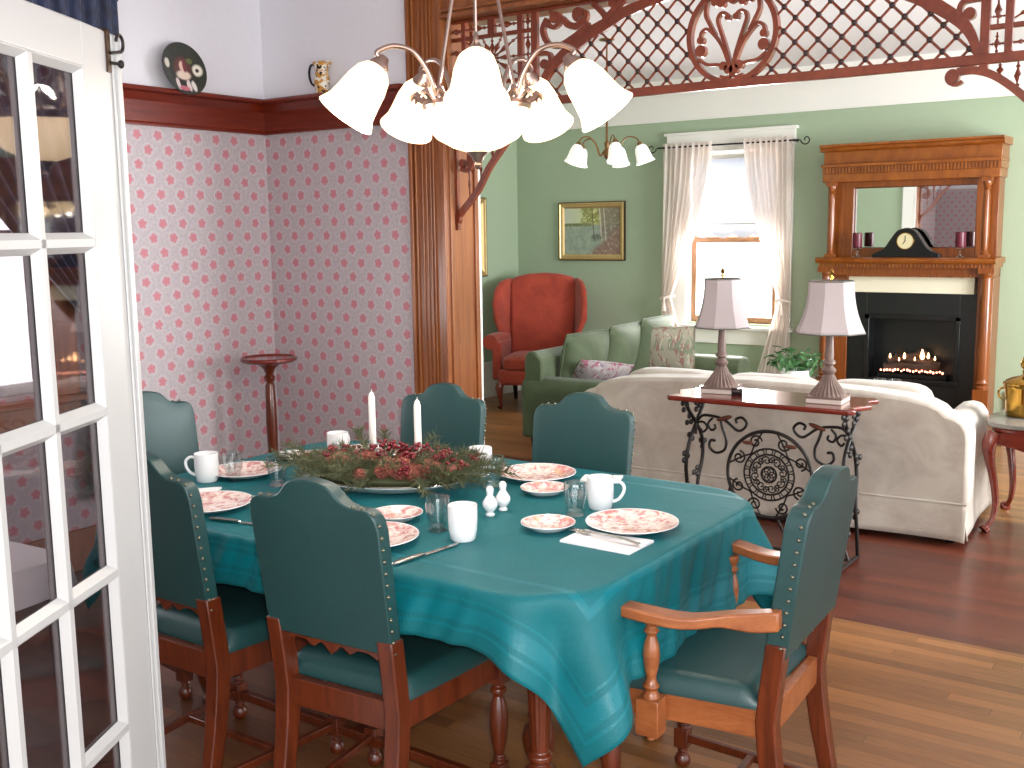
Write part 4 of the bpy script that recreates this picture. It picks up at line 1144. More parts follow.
for i in range(3):
    a = R(-56)+2*pi*i/3; P = bez([(.02,.16), (.08,.13), (.14,.06), (.19,.012)], 6)
    m = M(); m.ribbon(P, [.034-.014*j/18 for j in range(19)], .024, T=Matrix.Rotation(a, 4, 'Z')); m.build('foot', MT['chair'], ps)

# ------------------------------------------------------------------ cream sofa
sf = thing('sofa', 'cream damask sofa with camel back, seen from behind the iron console table', 'sofa', (-2.225, 5.455, 0), R(3.0))
half = [(-1.10,.20), (-1.10,.52), (-1.095,.575), (-1.07,.625), (-1.03,.65), (-.985,.662), (-.955,.69), (-.90,.715), (-.80,.735), (-.6,.752), (-.3,.765), (0,.77)]
outl = half+[(-a, b) for a, b in half[::-1][1:]]
m = M(); m.prism(outl, 0, .2); m.build('sofa_back', MT['creamsofa'], sf, bevel=.022)
m = M(); m.prism([(a*.985, b-.02) for a, b in outl[1:]][2:-2], .04, .16); 
# skirt with corner pleats
def skirt(m, p0, p1, n):
    p0 = Vector(p0); p1 = Vector(p1); d = (p1-p0); L = d.length; d.normalize(); nn = Vector((d.y, -d.x, 0))
    def fn(u, v):
        z = .215-.185*v; e = min(u, 1-u)*L
        q = .006*v*sin(u*L*9)+.004+.012*v+(.025*v*math.exp(-(e/.03)**2))
        p = p0+d*(u*L)+nn*q; return (p.x, p.y, z)
    m.grid(fn, n, 6)
m = M(); skirt(m, (-1.1,0,0), (1.1,0,0), 90); skirt(m, (1.07,0,0), (1.07,.88,0), 40); skirt(m, (-1.07,.88,0), (-1.07,0,0), 40)
m.build('skirt', MT['creamsofa'], sf, fixn=False, angle=180, solid=.006)
m = M(); m.tube([(-1.1,-.006,.215), (1.1,-.006,.215)], .006, 8).tube([(1.076,-.0,.215), (1.076,.88,.215)], .006, 8); m.build('welt', MT['creamsofa'], sf)
for s in (-1, 1):
    m = M(); ao = [(s*.88,.2), (s*1.06,.2), (s*1.065,.48), (s*1.06,.55), (s*1.03,.60), (s*.98,.61), (s*.93,.60), (s*.885,.56)]
    m.prism(ao, .14, .88); m.build('sofa_arm', MT['creamsofa'], sf, bevel=.025)
m = M(); m.box(-1.08, 1.08, .05, .9, .10, .34); m.build('sofa_base', MT['creamsofa'], sf, bevel=.02)
for i in range(3):
    x = -.585+.585*i
    m = M(); m.sq((x, .56, .40), (.287,.37,.085), (.25,.45), nu=28, nv=12); m.build('seat_cushion', MT['creamsofa'], sf)
    m = M(); m.sq((x, .27, .61), (.285,.10,.16), (.3,.45), nu=28, nv=12); m.build('back_cushion', MT['creamsofa'], sf)
for x, y in ((-1.02,.06), (1.02,.06), (-1.02,.86), (1.02,.86)): M().loft([(x,y,0,.02,.02), (x,y,.11,.028,.028)]).build('leg', MT['black'], sf, bevel=.003)

# ------------------------------------------------------------------ green sofa
gs = thing('sofa', 'sage green velvet sofa against the left side of the living room with cushions on it', 'sofa', (-4.30, 6.24, 0), R(0))
# local: x = depth (front at +x), y = length
SL = 1.95
m = M(); m.prism([(0.01,.12), (0.01,.66), (.02,.715), (.055,.74), (.10,.735), (.16,.68), (.17,.12)], .02, SL-.02); m.build('sofa_back', MT['greensofa'], gs, bevel=.015)
m = M(); m.box(.04, .90, .03, SL-.03, .10, .32); m.build('sofa_base', MT['greensofa'], gs, bevel=.02)
for y0 in (0, SL-.2):
    m = M(); pr = [(y0+.0,.12), (y0+.20,.12), (y0+.205,.42), (y0+.20,.50), (y0+.165,.545), (y0+.10,.56), (y0+.03,.545), (y0-.005,.50), (y0-.01,.44), (y0+.0,.40)]
    m.add([(-.005 if q == 0 else .92, a, b) for q in (0, 1) for a, b in pr], [tuple(range(10)), tuple(range(19, 9, -1))]+[(i, 10+i, 10+(i+1) % 10, (i+1) % 10) for i in range(10)])
    m.build('sofa_arm', MT['greensofa'], gs, bevel=.02)
for i in range(2):
    y = .2+.3875+.775*i; m = M(); m.sq((.53, y, .385), (.38,.385,.075), (.25,.45), nu=28, nv=12); m.build('seat_cushion', MT['greensofa'], gs)
for x, y in ((.08,.06), (.84,.06), (.08,SL-.06), (.84,SL-.06)): M().loft([(x,y,0,.02,.02), (x,y,.12,.028,.028)]).build('leg', MT['black'], gs, bevel=.003)
def pillow(name, label, loc, rot, size, mat, grp=None, parent=None):
    w, h, d = size
    t = thing(name, label, 'cushion', loc, 0, grp); t.rotation_euler = [R(a) for a in rot]
    def side(sg):
        def fn(u, v):
            x = (u-.5)*2; z = (v-.5)*2; q = (max(0, 1-abs(x)**2.4)*max(0, 1-abs(z)**2.4))**.55
            k = 1-.05*(1-x*x)*abs(z)-.0; kz = 1-.05*(1-z*z)*abs(x)
            return (x*w/2*(1-.06*(1-z*z)*0), sg*d/2*q, z*h/2*(1-.05*(1-abs(x))*0))
        return fn
    m = M(); m.grid(side(1), 20, 20); m.grid(side(-1), 20, 20); m.build('cushion_cover', mat, t, angle=80)
    ed = [(-w/2,-h/2), (w/2,-h/2), (w/2,h/2), (-w/2,h/2)]
    pts = []
    for i in range(4):
        a, b = ed[i], ed[(i+1) % 4]
        for k in range(8): q = k/8; pts.append((a[0]+(b[0]-a[0])*q, 0, a[1]+(b[1]-a[1])*q))
    M().tube(pts, .006, 6, True).build('piping', mat, t)
    return t
pillow('sofa_cushion', 'sage green back cushion nearest the dining room end of the green sofa', (-4.06, 6.70, .625), (12, 0, 90-6), (.52,.46,.20), MT['greensofa'], 'green back cushions')
pillow('sofa_cushion', 'middle sage green back cushion, behind the small floral pillow', (-4.04, 7.20, .635), (14, 0, 90+4), (.52,.48,.20), MT['greensofa'], 'green back cushions')
pillow('sofa_cushion', 'sage green back cushion furthest along the green sofa, the palest and tallest', (-4.03, 7.72, .645), (14, 0, 90), (.56,.50,.20), MT['greensofa'], 'green back cushions')
def floral(name, base, cs, stripes=False):
    g = G(name); o = g.obj(); p = g.xyz(o); c = lin(base)
    for i, (col, sc, th) in enumerate(cs):
        v = g.noise(g.scale(o, (1.0, 1.0, .45)) if stripes else o, sc, 2, .5, .8); c = g.mix(g.mapr(v, th, th+.05), c, lin(col))
    g.set(Base_Color=c, Roughness=.9); return g.mat
MT['floral'] = floral('rose_floral_cotton', (160,150,150), [((150,92,108),22,.54), ((128,116,132),17,.57), ((182,172,170),26,.6)])
MT['stripefl'] = floral('muted_floral_stripe', (150,144,126), [((136,100,92),22,.52), ((116,124,104),17,.56), ((172,164,148),26,.6)], True)
pillow('throw_pillow', 'small lavender and rose floral pillow lying against the near green cushion', (-3.86, 6.62, .565), (48, 8, 50), (.40,.26,.11), MT['floral'])
pillow('throw_pillow', 'square muted floral throw pillow at the far arm of the green sofa near the window', (-3.86, 7.66, .625), (16, 0, 30), (.42,.40,.14), MT['stripefl'])

# ------------------------------------------------------------------ red wing chair
wc = thing('wing_chair', 'rust red upholstered wing chair in the corner of the green room', 'armchair', (-5.37, 8.05, 0), R(180+24))
# local faces +y, x sideways
m = M(); bo = [(-.29,.30), (-.31,.95), (-.315,1.10), (-.28,1.155), (-.15,1.185), (0,1.195)]; bo = bo+[(-a, b) for a, b in bo[::-1][1:]]
v = []; n = len(bo)
for q in (-1, 1):
    for a, b in bo: v.append((a, -.28-(b-.4)*.17+q*.055, b))
m.add(v, [tuple(range(n)), tuple(range(2*n-1, n-1, -1))]+[(i, n+i, n+(i+1) % n, (i+1) % n) for i in range(n)]); m.build('backrest', MT['redfab'], wc, bevel=.03)
for s in (-1, 1):
    wo = [(-.42,1.14), (-.34,1.145), (-.24,1.12), (-.16,1.05), (-.12,.92), (-.12,.78), (-.10,.68), (-.04,.60), (-.30,.52), (-.34,.60)]
    m = M(); m.add([(s*(.315+.42*(a+.38)*max(0, min(1, (b-.55)/.3))+q*.028), a-.02, b) for q in (-1, 1) for a, b in wo], [tuple(range(10)), tuple(range(19, 9, -1))]+[(i, 10+i, 10+(i+1) % 10, (i+1) % 10) for i in range(10)]); m.build('wing', MT['redfab'], wc, bevel=.02)
    m = M(); m.tube([(s*.34,-.26,.60), (s*.36,-.05,.615), (s*.385,.12,.61), (s*.39,.22,.60)], [.05,.055,.065,.068], 16); m.build('arm_roll', MT['redfab'], wc)
    m = M(); m.box(min(s*.29, s*.375), max(s*.29, s*.375), -.3, .22, .26, .60); m.build('arm_panel', MT['redfab'], wc, bevel=.02)
m = M(); m.box(-.31, .31, -.32, .28, .22, .36); m.build('seat_frame', MT['redfab'], wc, bevel=.03)
m = M(); m.sq((0, -.01, .41), (.285,.30,.075), (.25,.5), nu=28, nv=12); m.build('seat_cushion', MT['redfab'], wc)
for s in (-1, 1):
    m = M(); m.tube([(s*.29,.24,.25), (s*.305,.265,.19), (s*.295,.25,.10), (s*.29,.245,.045), (s*.30,.27,.02)], [.034,.036,.02,.015,.026], 12); m.build('leg', MT['cherry'], wc)
    m = M(); m.loft([(s*.27,-.36,0,.016,.016), (s*.27,-.30,.24,.022,.022)]); m.build('leg', MT['black'], wc, bevel=.003)

# ------------------------------------------------------------------ pictures
def painting():
    g = G('lake_landscape'); p = g.xyz(g.obj()); x, z = p[0], p[2]; o = g.obj()
    n = g.noise(o, 14, 4, .6); n2 = g.noise(o, 40, 3, .6)
    zz = g.m('ADD', z, g.m('MULTIPLY', g.m('SUBTRACT', n, .5), .06)); xx = g.m('ADD', x, g.m('MULTIPLY', g.m('SUBTRACT', n, .5), .08))
    sky = g.mix(g.mapr(x, -.3, 0), lin((196,206,190)), lin((206,210,150)))
    water = g.mix(g.mapr(n, .35, .65), lin((136,152,140)), lin((160,172,152)))
    c = g.mix(g.mapr(zz, .055, .065), water, sky)
    c = g.mix(g.m('MULTIPLY', g.mapr(g.m('ABSOLUTE', g.m('SUBTRACT', z, .062)), .01, .018, 1, 0), g.mapr(x, -.02, .02, 1, 0)), c, lin((110,124,80)))
    tree = g.m('MULTIPLY', g.m('MULTIPLY', g.mapr(xx, -.13, -.09), g.mapr(zz, .05, .09)), g.mapr(n2, .42, .5))
    c = g.mix(tree, c, lin((134,138,66)))
    right = g.m('MULTIPLY', g.mapr(xx, .06, .12), g.mapr(zz, -.08, -.04))
    c = g.mix(g.m('MULTIPLY', right, .85), c, g.mix(n2, lin((96,90,74)), lin((150,136,124))))
    bank = g.mapr(g.m('ADD', g.m('MULTIPLY', xx, .8), g.m('MULTIPLY', zz, -1.0)), .16, .22)
    c = g.mix(bank, c, g.mix(n2, lin((120,86,76)), lin((158,136,122))))
    for tx, w_ in ((.10,.006), (.145,.004), (.02,.004)):
        tr_ = g.m('MULTIPLY', g.mapr(g.m('ABSOLUTE', g.m('SUBTRACT', g.m('ADD', x, g.m('MULTIPLY', z, .08)), tx)), w_, w_+.003, 1, 0), g.m('MULTIPLY', g.mapr(z, -.1, -.08), .8)); c = g.mix(tr_, c, lin((206,196,182) if tx > .05 else (84,70,50)))
    c = g.mix(g.m('MULTIPLY', circ2(g, xx, zz, .05, -.06, .06, .035), .7), c, lin((86,94,82)))
    c = g.mix(g.m('MULTIPLY', g.mapr(n2, .55, .65), .4), c, lin((190,190,172)))
    g.set(Base_Color=c, Roughness=.6); return g.mat
def circ2(g, x, y, cx, cy, rx, ry):
    a = g.m('DIVIDE', g.m('SUBTRACT', x, cx), rx); b = g.m('DIVIDE', g.m('SUBTRACT', y, cy), ry)
    return g.mapr(g.m('SQRT', g.m('ADD', g.m('MULTIPLY', a, a), g.m('MULTIPLY', b, b))), .8, 1.1, 1, 0)
def frame(t, w, h, fm, em, canvas, f=.05):
    m = M(); prof = [(0,0), (0,-.03), (.010,-.034), (.016,-.026), (.034,-.022), (f,-.010), (f,0)]
    def ringq(a, b, y): return [(-w/2+a, y, -h/2+a), (w/2-a, y, -h/2+a), (w/2-a, y, h/2-a), (-w/2+a, y, h/2-a)]
    v = []; f_ = []
    for a, y in prof: v += ringq(a, a, y)
    for i in range(len(prof)-1):
        for k in range(4): f_.append((i*4+k, i*4+(k+1) % 4, i*4+4+(k+1) % 4, i*4+4+k))
    m.add(v, f_); m.build('frame', fm, t, smooth=False)
    m = M(); 
    for (x0, x1, z0, z1) in ((-w/2-.008,-w/2+.004,-h/2-.008,h/2+.008), (w/2-.004,w/2+.008,-h/2-.008,h/2+.008), (-w/2,w/2,h/2-.004,h/2+.008), (-w/2,w/2,-h/2-.008,-h/2+.004)): m.box(x0, x1, -.028, 0, z0, z1)
    m.build('frame_edge', em, t)
    M().box(-w/2+f-.01, w/2-f+.01, -.009, -.004, -h/2+f-.01, h/2-f+.01).build('canvas', canvas, t, smooth=False)
lpn = thing('painting', 'gilt framed lake landscape painting on the green wall left of the window', 'painting', (-5.20, YF, 1.572))
frame(lpn, .70, .53, MT['gold'], MT['darkframe'], painting())
fp = thing('framed_picture', 'gilt framed picture on the living room side wall, just past the wide opening', 'picture', (XF, 7.86, 1.53), R(90))
frame(fp, .66, .72, MT['gold'], MT['darkframe'], plain('pale_print', (190,186,170), .5, 0, .2, 6), .06)

# ------------------------------------------------------------------ oak mantel
mt = thing('fireplace_mantel', 'orange oak fireplace mantel with columns, dentil trim and an overmantel mirror', 'fireplace', (-2.265, 8.5, 0))
def mx0(x): return x+2.265
WB = YF-8.5
def part(name, boxes, mat, bev=.004):
    m = M()
    for b in boxes: m.box(*b)
    return m.build(name, mat, mt, bevel=bev)
hwid = .655
# overmantel carcass
part('overmantel_panel', [(-hwid+.02, -.43, .06, WB, 1.345, 1.97), (.48, hwid-.02, .06, WB, 1.345, 1.97), (-.43, .48, .06, WB, 1.345, 1.415), (-.43, .48, .06, WB, 1.885, 1.99), (-.43, .48, .12, WB, 1.415, 1.885)], MT['mantelv'])
M().box(-.425, .477, .105, .115, 1.42, 1.88).build('mirror', MT['mirror'], mt, smooth=False)
part('upper_entablature', [(-hwid, hwid-.005, -.02, WB, 1.93, 1.995), (-hwid-.01, hwid+.005, -.045, WB, 2.045, 2.07), (-hwid, hwid, .0, WB, 2.07, 2.17)], MT['mantel'])
m = M(); m.prism([(-.03,2.165), (-.05,2.18), (-.055,2.195), (-.075,2.205), (-.075,2.22), (WB,2.22), (WB,2.165)], -hwid-.015, hwid+.02, axis='x'); m.build('cornice', MT['mantel'], mt)
def dentils(nm, x0, x1, y0, y1, z0, z1, n, extra=None):
    m = M(); w = (x1-x0)/n
    m.box(x0, x1, y0+.012, y1, z0, z1)
    for i in range(n): m.box(x0+w*i+w*.2, x0+w*i+w*.8, y0, y0+.013, z0+.004, z1-.004)
    return m.build(nm, MT['mantel'], mt)
dentils('upper_dentil_band', -hwid, hwid, -.035, WB, 1.995, 2.045, 52)
m = M(); m.prism([(-.10,1.30), (-.115,1.312), (-.12,1.33), (-.10,1.345), (WB,1.345), (WB,1.30)], -hwid-.01, hwid+.01, axis='x'); m.build('mantel_shelf', MT['mantel'], mt)
dentils('shelf_dentil_band', -hwid+.005, hwid-.005, -.085, WB, 1.268, 1.302, 48)
part('lower_frieze', [(-hwid+.02, hwid-.02, -.02, WB, 1.20, 1.268), (-hwid+.02, -.44, .02, WB, 0, 1.20), (.525, hwid-.02, .02, WB, 0, 1.20)], MT['mantelv'])
m = M()
for i in range(40):
    x = -.44+i*.0235; m.box(x, x+.012, -.032, -.018, 1.195, 1.215)
m.build('bead_band', MT['mantel'], mt)
part('marble_slip', [(-.44, .50, .03, WB, 1.07, 1.198)], MT['marble'])
part('slate_surround', [(-.44, -.29, .035, WB, 0, 1.07), (.405, .525, .035, WB, 0, 1.07), (-.29, .405, .035, WB, .89, 1.07), (-.29, .405, .035, WB, 0, .38)], MT['blackmatte'])
m = M(); m.box(-.29, .405, WB-.01, WB, .38, .89); m.build('firebox', MT['blackmatte'], mt)
part('firebox_frame', [(-.30, -.265, .015, .04, .37, .90), (.38, .415, .015, .04, .37, .90), (-.30, .415, .015, .04, .865, .905), (-.30, .415, .012, .04, .36, .40)], MT['black'], .003)
for i, x in enumerate((-.575, .57)):
    m = M(); m.box(x-.035, x+.035, -.065, .005, 1.345, 1.37).lathe([(.026,1.37), (.03,1.385), (.02,1.395), (.023,1.41), (.027,1.52), (.024,1.80), (.018,1.84), (.028,1.85), (.02,1.86), (.032,1.885), (.032,1.90)], (x,-.03,0), 20).box(x-.036, x+.036, -.066, .006, 1.90, 1.93)
    m.build('upper_column', MT['mantelv'], mt, angle=40)
for i, x in enumerate((-.60, .598)):
    m = M(); m.box(x-.055, x+.055, -.085, .03, 0, .37).lathe([(.05,.37), (.052,.385), (.04,.40), (.05,.415), (.042,.43), (.043,.45), (.038,1.18), (.034,1.20), (.046,1.215), (.046,1.23)], (x,-.028,0), 24).box(x-.055, x+.055, -.083, .03, 1.23, 1.27)
    m.build('lower_column', MT['mantelv'], mt, angle=40)
# fire
MT['flame'] = lamp_mat('flame', (255,186,120), 9); MT['ember'] = lamp_mat('ember', (255,150,110), 5)
lg = thing('gas_log_set', 'burning gas logs with small flames inside the black firebox', 'fire logs', (-2.265+.055, 8.66, .43))
rnd = random.Random(5)
for (x, z, a, l, r_) in ((-.02,.055,4,.42,.036), (.03,.10,-8,.36,.03), (-.05,.135,14,.30,.026), (.10,.13,-30,.18,.02)):
    m = M(); ca, sa = cos(R(a)), sin(R(a)); pts = [(x+ca*l*(q-.5), -.02+.012*sin(q*9+x*20), z+sa*l*(q-.5)) for q in [i/10 for i in range(11)]]
    m.tube(pts, [r_*(.85+.25*rnd.random()) for _ in pts], 10); m.build('log', MT['limb'], lg)
m = M(); m.box(-.26, .26, -.075, .06, -.05, .0); m.build('burner', MT['black'], lg)
m = M()
for k in range(22): m.sq((-.235+k*.0222+rnd.uniform(-.004,.004), -.062, .028+rnd.uniform(-.006,.006)), (.0075,.006,.0065+rnd.random()*.004), nu=8, nv=6)
m.build('glowing_embers', MT['ember'], lg)
for x, z, h in ((-.17,.12,.04), (-.06,.12,.05), (.075,.12,.085), (.17,.12,.035), (-.10,.10,.03), (.12,.13,.05), (.02,.11,.03)):
    m = M(); m.lathe([(.0001,0), (h*.16,h*.12), (h*.2,h*.32), (h*.13,h*.65), (.0005,h)], (x,-.062,z), 10); m.build('flame', MT['flame'], lg)
# mantel top objects
ck = thing('mantel_clock', 'black tambour clock with round cream dial on the mantel shelf', 'clock', (-2.255, 8.49, 1.345))
o_ = [(-.25,0), (-.25,.022), (-.225,.035)]+bez([(-.225,.035), (-.16,.07), (-.105,.15), (-.06,.205), (0,.225)], 6)[1:]; o_ = o_+[(-a, b) for a, b in o_[::-1][1:]]
M().prism(o_, -.05, .05).build('clock_case', MT['black'], ck, bevel=.004)
M().lathe([(.0001,.052), (.058,.052), (.060,.05)], (0,0,0), 32, T=Matrix.Translation((0,0,.125)) @ Matrix.Rotation(R(90), 4, 'X')).build('dial', plain('aged_clock_dial', (206,196,156), .4, 0, .05, 20), ck)
M().tube([(.062*cos(a), -.051, .125+.062*sin(a)) for a in [2*pi*i/32 for i in range(32)]], .004, 6, True).build('bezel', MT['brass'], ck)
m = M(); m.box(-.002, .002, -.055, -.053, .12, .165); m.add(*_cyl_x((0,-.054,.125), .004, .004)); m.box(-.002, .002, -.055, -.053, .095, .13, T=Matrix.Translation((0,0,.125)) @ Matrix.Rotation(R(35), 4, 'Y') @ Matrix.Translation((0,0,-.125))); m.build('clock_hands', MT['black'], ck)
def pcandle(x, lab, lab2):
    h = M().lathe([(.0001,0), (.032,0), (.034,.006), (.012,.016), (.009,.03), (.014,.04), (.009,.05), (.020,.062), (.042,.07), (.044,.078), (.0001,.078)], (0,0,0), 24).build('candle_stand', MT['glass']); h.location = (x, 8.455, 1.345); tag(h, lab2, 'candle holder', 'glass stands on the mantel')
    c = thing('pillar_candle', lab, 'candle', (x, 8.455, 1.4235), 0, 'maroon pillar candles')
    M().lathe([(.0001,0), (.036,0), (.037,.004), (.037,.108), (.033,.112), (.010,.108), (.0001,.108)], (0,0,0), 28).build('candle_body', MT['maroonwax'], c)
    M().tube([(0,0,.107), (.001,0,.118)], .0012, 6).build('wick', MT['black'], c)
pcandle(-2.622, 'maroon pillar candle at the left end of the mantel shelf', 'short glass stand under the left maroon candle')
pcandle(-1.86, 'maroon pillar candle at the right end of the mantel shelf', 'short glass stand under the right maroon candle')

# ------------------------------------------------------------------ console table and lamps
ct = thing('console_table', 'narrow console table with cherry top and black wrought iron scroll base', 'console table', (-1.915, 4.90, 0))
tw, td = .468, .205
o_ = [(-tw,-td+.03), (-tw+.02,-td), (-tw+.10,-td-.004), (tw-.10,-td-.004), (tw-.02,-td), (tw,-td+.03), (tw-.035,-td+.09), (tw+.02,0), (tw-.035,td-.09), (tw,td-.03), (tw-.02,td), (-tw+.02,td), (-tw,td-.03), (-tw+.035,td-.09), (-tw-.02,0), (-tw+.035,-td+.09)]
M().prism(o_, .757, .781, axis='z').build('tabletop', MT['cherry'], ct, bevel=.007)
W_ = MT['wroughtiron']
def ytube(m, pts, r): m.tube(pts, r, 7)
for s in (-1, 1):
    x = s*.40; m = M()
    for q in (-1, 1):
        P = bez([(q*.095,.757), (q*.085,.70), (q*.0,.62), (-q*.075,.53), (-q*.095,.42), (-q*.06,.28), (-q*.09,.14), (-q*.13,.03), (-q*.15,.012)], 6)
        m.tube([(x+s*.01*sin(z*8), y, z) for y, z in P], .0095, 8)
    m.tube([(x, -.15, .012), (x, .15, .012)], .008, 8).tube([(x, -.13, .75), (x, .13, .75)], .008, 8)
    m.build('end_frame', W_, ct)
    m = M()
    for (y, z) in ((-.115,.72), (.035,.70), (-.03,.56), (.10,.50), (-.10,.46), (.03,.36), (-.09,.30), (.09,.24), (-.03,.17), (.06,.72), (-.06,.64)):
        for k in range(3):
            a = k*2.1+z*9; m.sq((x+.004*cos(a), y+.020*cos(a), z+.020*sin(a)), (.009,.020,.015), nu=8, nv=6)
    m.build('iron_leaves', W_, ct)
rc = .395; rr = .215
M().tube([(rr*cos(a), 0, rc+rr*sin(a)) for a in [2*pi*i/64 for i in range(64)]], .009, 8, True).build('outer_ring', W_, ct)
m = M(); r2 = .128
for q in (r2, r2*.78, r2*.30): m.tube([(q*cos(a), 0, rc+q*sin(a)) for a in [2*pi*i/48 for i in range(48)]], .0048, 6, True)
for k in range(16):
    a = 2*pi*k/16; cx = r2*.885*cos(a); cz = rc+r2*.885*sin(a)
    m.tube([(cx+.017*cos(b), 0, cz+.017*sin(b)) for b in [2*pi*i/14 for i in range(14)]], .0032, 5, True)
for k in range(8):
    a = 2*pi*k/8+.2; cx = r2*.54*cos(a); cz = rc+r2*.54*sin(a)
    m.tube([(p, 0, q) for p, q in spiral(cx, cz, .004, .026, a, 1.3, 20)], .0036, 5)
    a += pi/8; cx = r2*.62*cos(a); cz = rc+r2*.62*sin(a)
    m.tube([(p, 0, q) for p, q in spiral(cx, cz, .003, .020, a+pi, -1.2, 16)], .0034, 5)
for k in range(6):
    a = 2*pi*k/6; m.tube([(r2*.14*cos(a)+.015*cos(b), 0, rc+r2*.14*sin(a)+.015*sin(b)) for b in [2*pi*i/12 for i in range(12)]], .003, 5, True)
m.build('filigree_medallion', W_, ct)
m = M()
for k in range(4):
    a0 = pi/4+k*pi/2
    for s in (-1, 1):
        # C scrolls between ring and medallion
        am = a0+s*.36; rm = .172
        cx, cz = rm*cos(am), rc+rm*sin(am)
        pts = spiral(cx, cz, .008, .034, a0+(pi if s > 0 else 0), s*1.35, 26)
        m.tube([(p, 0, q) for p, q in pts], .005, 6)
    m.tube([((r2)*cos(a0+q), 0, rc+r2*sin(a0+q)) for q in (0, .01)], .005, 6)
for k in range(4):
    a0 = k*pi/2+pi/4
    m.tube([(p, 0, rc+q) for p, q in bez([(rr*cos(a0-.62), rr*sin(a0-.62)), (.155*cos(a0-.25), .155*sin(a0-.25)), (.135*cos(a0), .135*sin(a0)), (.155*cos(a0+.25), .155*sin(a0+.25)), (rr*cos(a0+.62), rr*sin(a0+.62))], 6)], .0045, 6)
m.build('ring_scrolls', W_, ct)
for s in (-1, 1):
    pts = bez([(s*.40,.60), (s*.36,.655), (s*.30,.66), (s*.235,.645), (s*.17,.60), (s*.135,.61), (s*.12,.64), (s*.145,.665), (s*.175,.655), (s*.17,.635)], 6)
    M().tube([(a, 0, b) for a, b in pts], .007, 7).build('side_scroll', W_, ct)
    pts = bez([(s*.26,.655), (s*.245,.60), (s*.225,.545), (s*.235,.495), (s*.28,.475), (s*.315,.50), (s*.31,.535), (s*.285,.535)], 6)
    M().tube([(a, 0, b) for a, b in pts], .007, 7).build('side_scroll', W_, ct)
    pts = bez([(s*.39,.56), (s*.385,.615), (s*.35,.625), (s*.33,.60), (s*.35,.575), (s*.365,.59)], 6); M().tube([(a, 0, b) for a, b in pts], .006, 7).build('side_scroll', W_, ct)
    pts = bez([(s*.30,.65), (s*.325,.62), (s*.31,.59), (s*.285,.60), (s*.29,.62)], 6); M().tube([(a, 0, b) for a, b in pts], .006, 7).build('side_scroll', W_, ct)
    pts = bez([(s*.40,.03), (s*.36,.12), (s*.29,.17), (s*.245,.22), (s*.26,.27), (s*.30,.265), (s*.305,.235)], 6); M().tube([(a, 0, b) for a, b in pts], .007, 7).build('side_scroll', W_, ct)
    pts = bez([(s*.20,.31), (s*.24,.16), (s*.22,.09), (s*.16,.06), (s*.10,.09), (s*.05,.175)], 6); M().tube([(a, 0, b) for a, b in pts], .007, 7).build('side_scroll', W_, ct)
    M().sq((s*.235, -.006, .655), (.045,.007,.012), nu=10, nv=6, T=Matrix.Translation((s*.235,0,.655)) @ Matrix.Rotation(s*R(18), 4, 'Y') @ Matrix.Translation((-s*.235,0,-.655))).build('bronze_leaf', MT['bronze'], ct)
    M().sq((s*.11, -.006, .545), (.03,.006,.01), nu=10, nv=6).build('bronze_leaf', MT['bronze'], ct)
M().tube([(-.40, 0, .03), (.40, 0, .03)], .007, 8).build('foot_rail', W_, ct)
def lamp(label, x, y, k, rz):
    t = thing('table_lamp', label, 'lamp', (x, y, .7815), rz, 'lamps on the console table')
    b = .082
    m = M(); m.box(-b, b, -b, b, 0, .022); m.build('plinth', MT['lampstone'], t, bevel=.003)
    m = M(); m.box(-b*1.03, b*1.03, -b*1.03, b*1.03, .022, .033).lathe([(.085,.033), (.078,.045), (.055,.075), (.038,.10), (.030,.12), (.024,.13)], (0,0,0), 48, ripple=lambda i, n, z: (-.10 if i % 2 else .04) if .036 < z < .125 else 0); m.build('fluted_base', MT['lampbase'], t, bevel=.002, angle=30)
    m = M(); m.lathe([(.018,.128), (.030,.138), (.034,.15), (.022,.165), (.018,.172), (.030,.180), (.028,.192), (.02,.2), (.022,.215), (.016,.33), (.0125,.34)], (0,0,0), 20, ripple=lambda i, n, z: -.10*(i % 2) if z > .2 else 0); m.build('lamp_column', MT['lampbase'], t)
    M().tube([(0,0,.33), (0,0,.60)], .004, 8).tube([(0,0,.575), (0,0,.583)], .012, 10).build('lamp_stem', MT['brass'], t)
    # hexagonal bell shade
    z0, z1 = .325, .562; m = M(); v = []; f = []; n = 8; NZ = 14
    def rad(q): return (.098+.054*(1-q)**2.2)*k
    for j in range(NZ+1):
        q = j/NZ; r_ = rad(q)
        for i in range(n*6):
            a = 2*pi*i/(n*6); h_ = 2*pi/n; af = ((a+h_/2) % h_)-h_/2
            rr_ = r_*cos(h_/2)/cos(af)
            rr_ = r_*(.965+.035*rr_/r_)*1.0 if False else rr_
            v.append((rr_*cos(a+h_/2), rr_*sin(a+h_/2), z0+(z1-z0)*q))
    N = n*6
    for j in range(NZ):
        for i in range(N): f.append((j*N+i, j*N+(i+1) % N, (j+1)*N+(i+1) % N, (j+1)*N+i))
    m.add(v, f); m.build('lamp_shade', MT['shadefab'], t, solid=.003, angle=20, fixn=False)
    for j in (0, NZ): M().tube([v[j*N+i] for i in range(N)], .0035, 6, True).build('shade_piping', MT['shadetrim'], t)
    M().lathe([(.0001,.588), (.008,.590), (.012,.602), (.006,.612), (.0001,.618)], (0,0,0), 12).build('finial', MT['brass'], t)
    m = M(); m.tube([(-.09*k,0,.560), (.09*k,0,.560)], .002, 6); m.build('shade_spider', MT['brass'], t)
lamp('pale-shaded table lamp on the left end of the console, before the window', -2.185, 4.93, .92, R(8))
lamp('pale-shaded table lamp on the right end of the console, before the mantel', -1.63, 4.89, 1.06, R(4))
cb = thing('card_box', 'tiny black card holder between the two lamps on the console', 'box', (-2.07, 4.86, .7815), R(6))
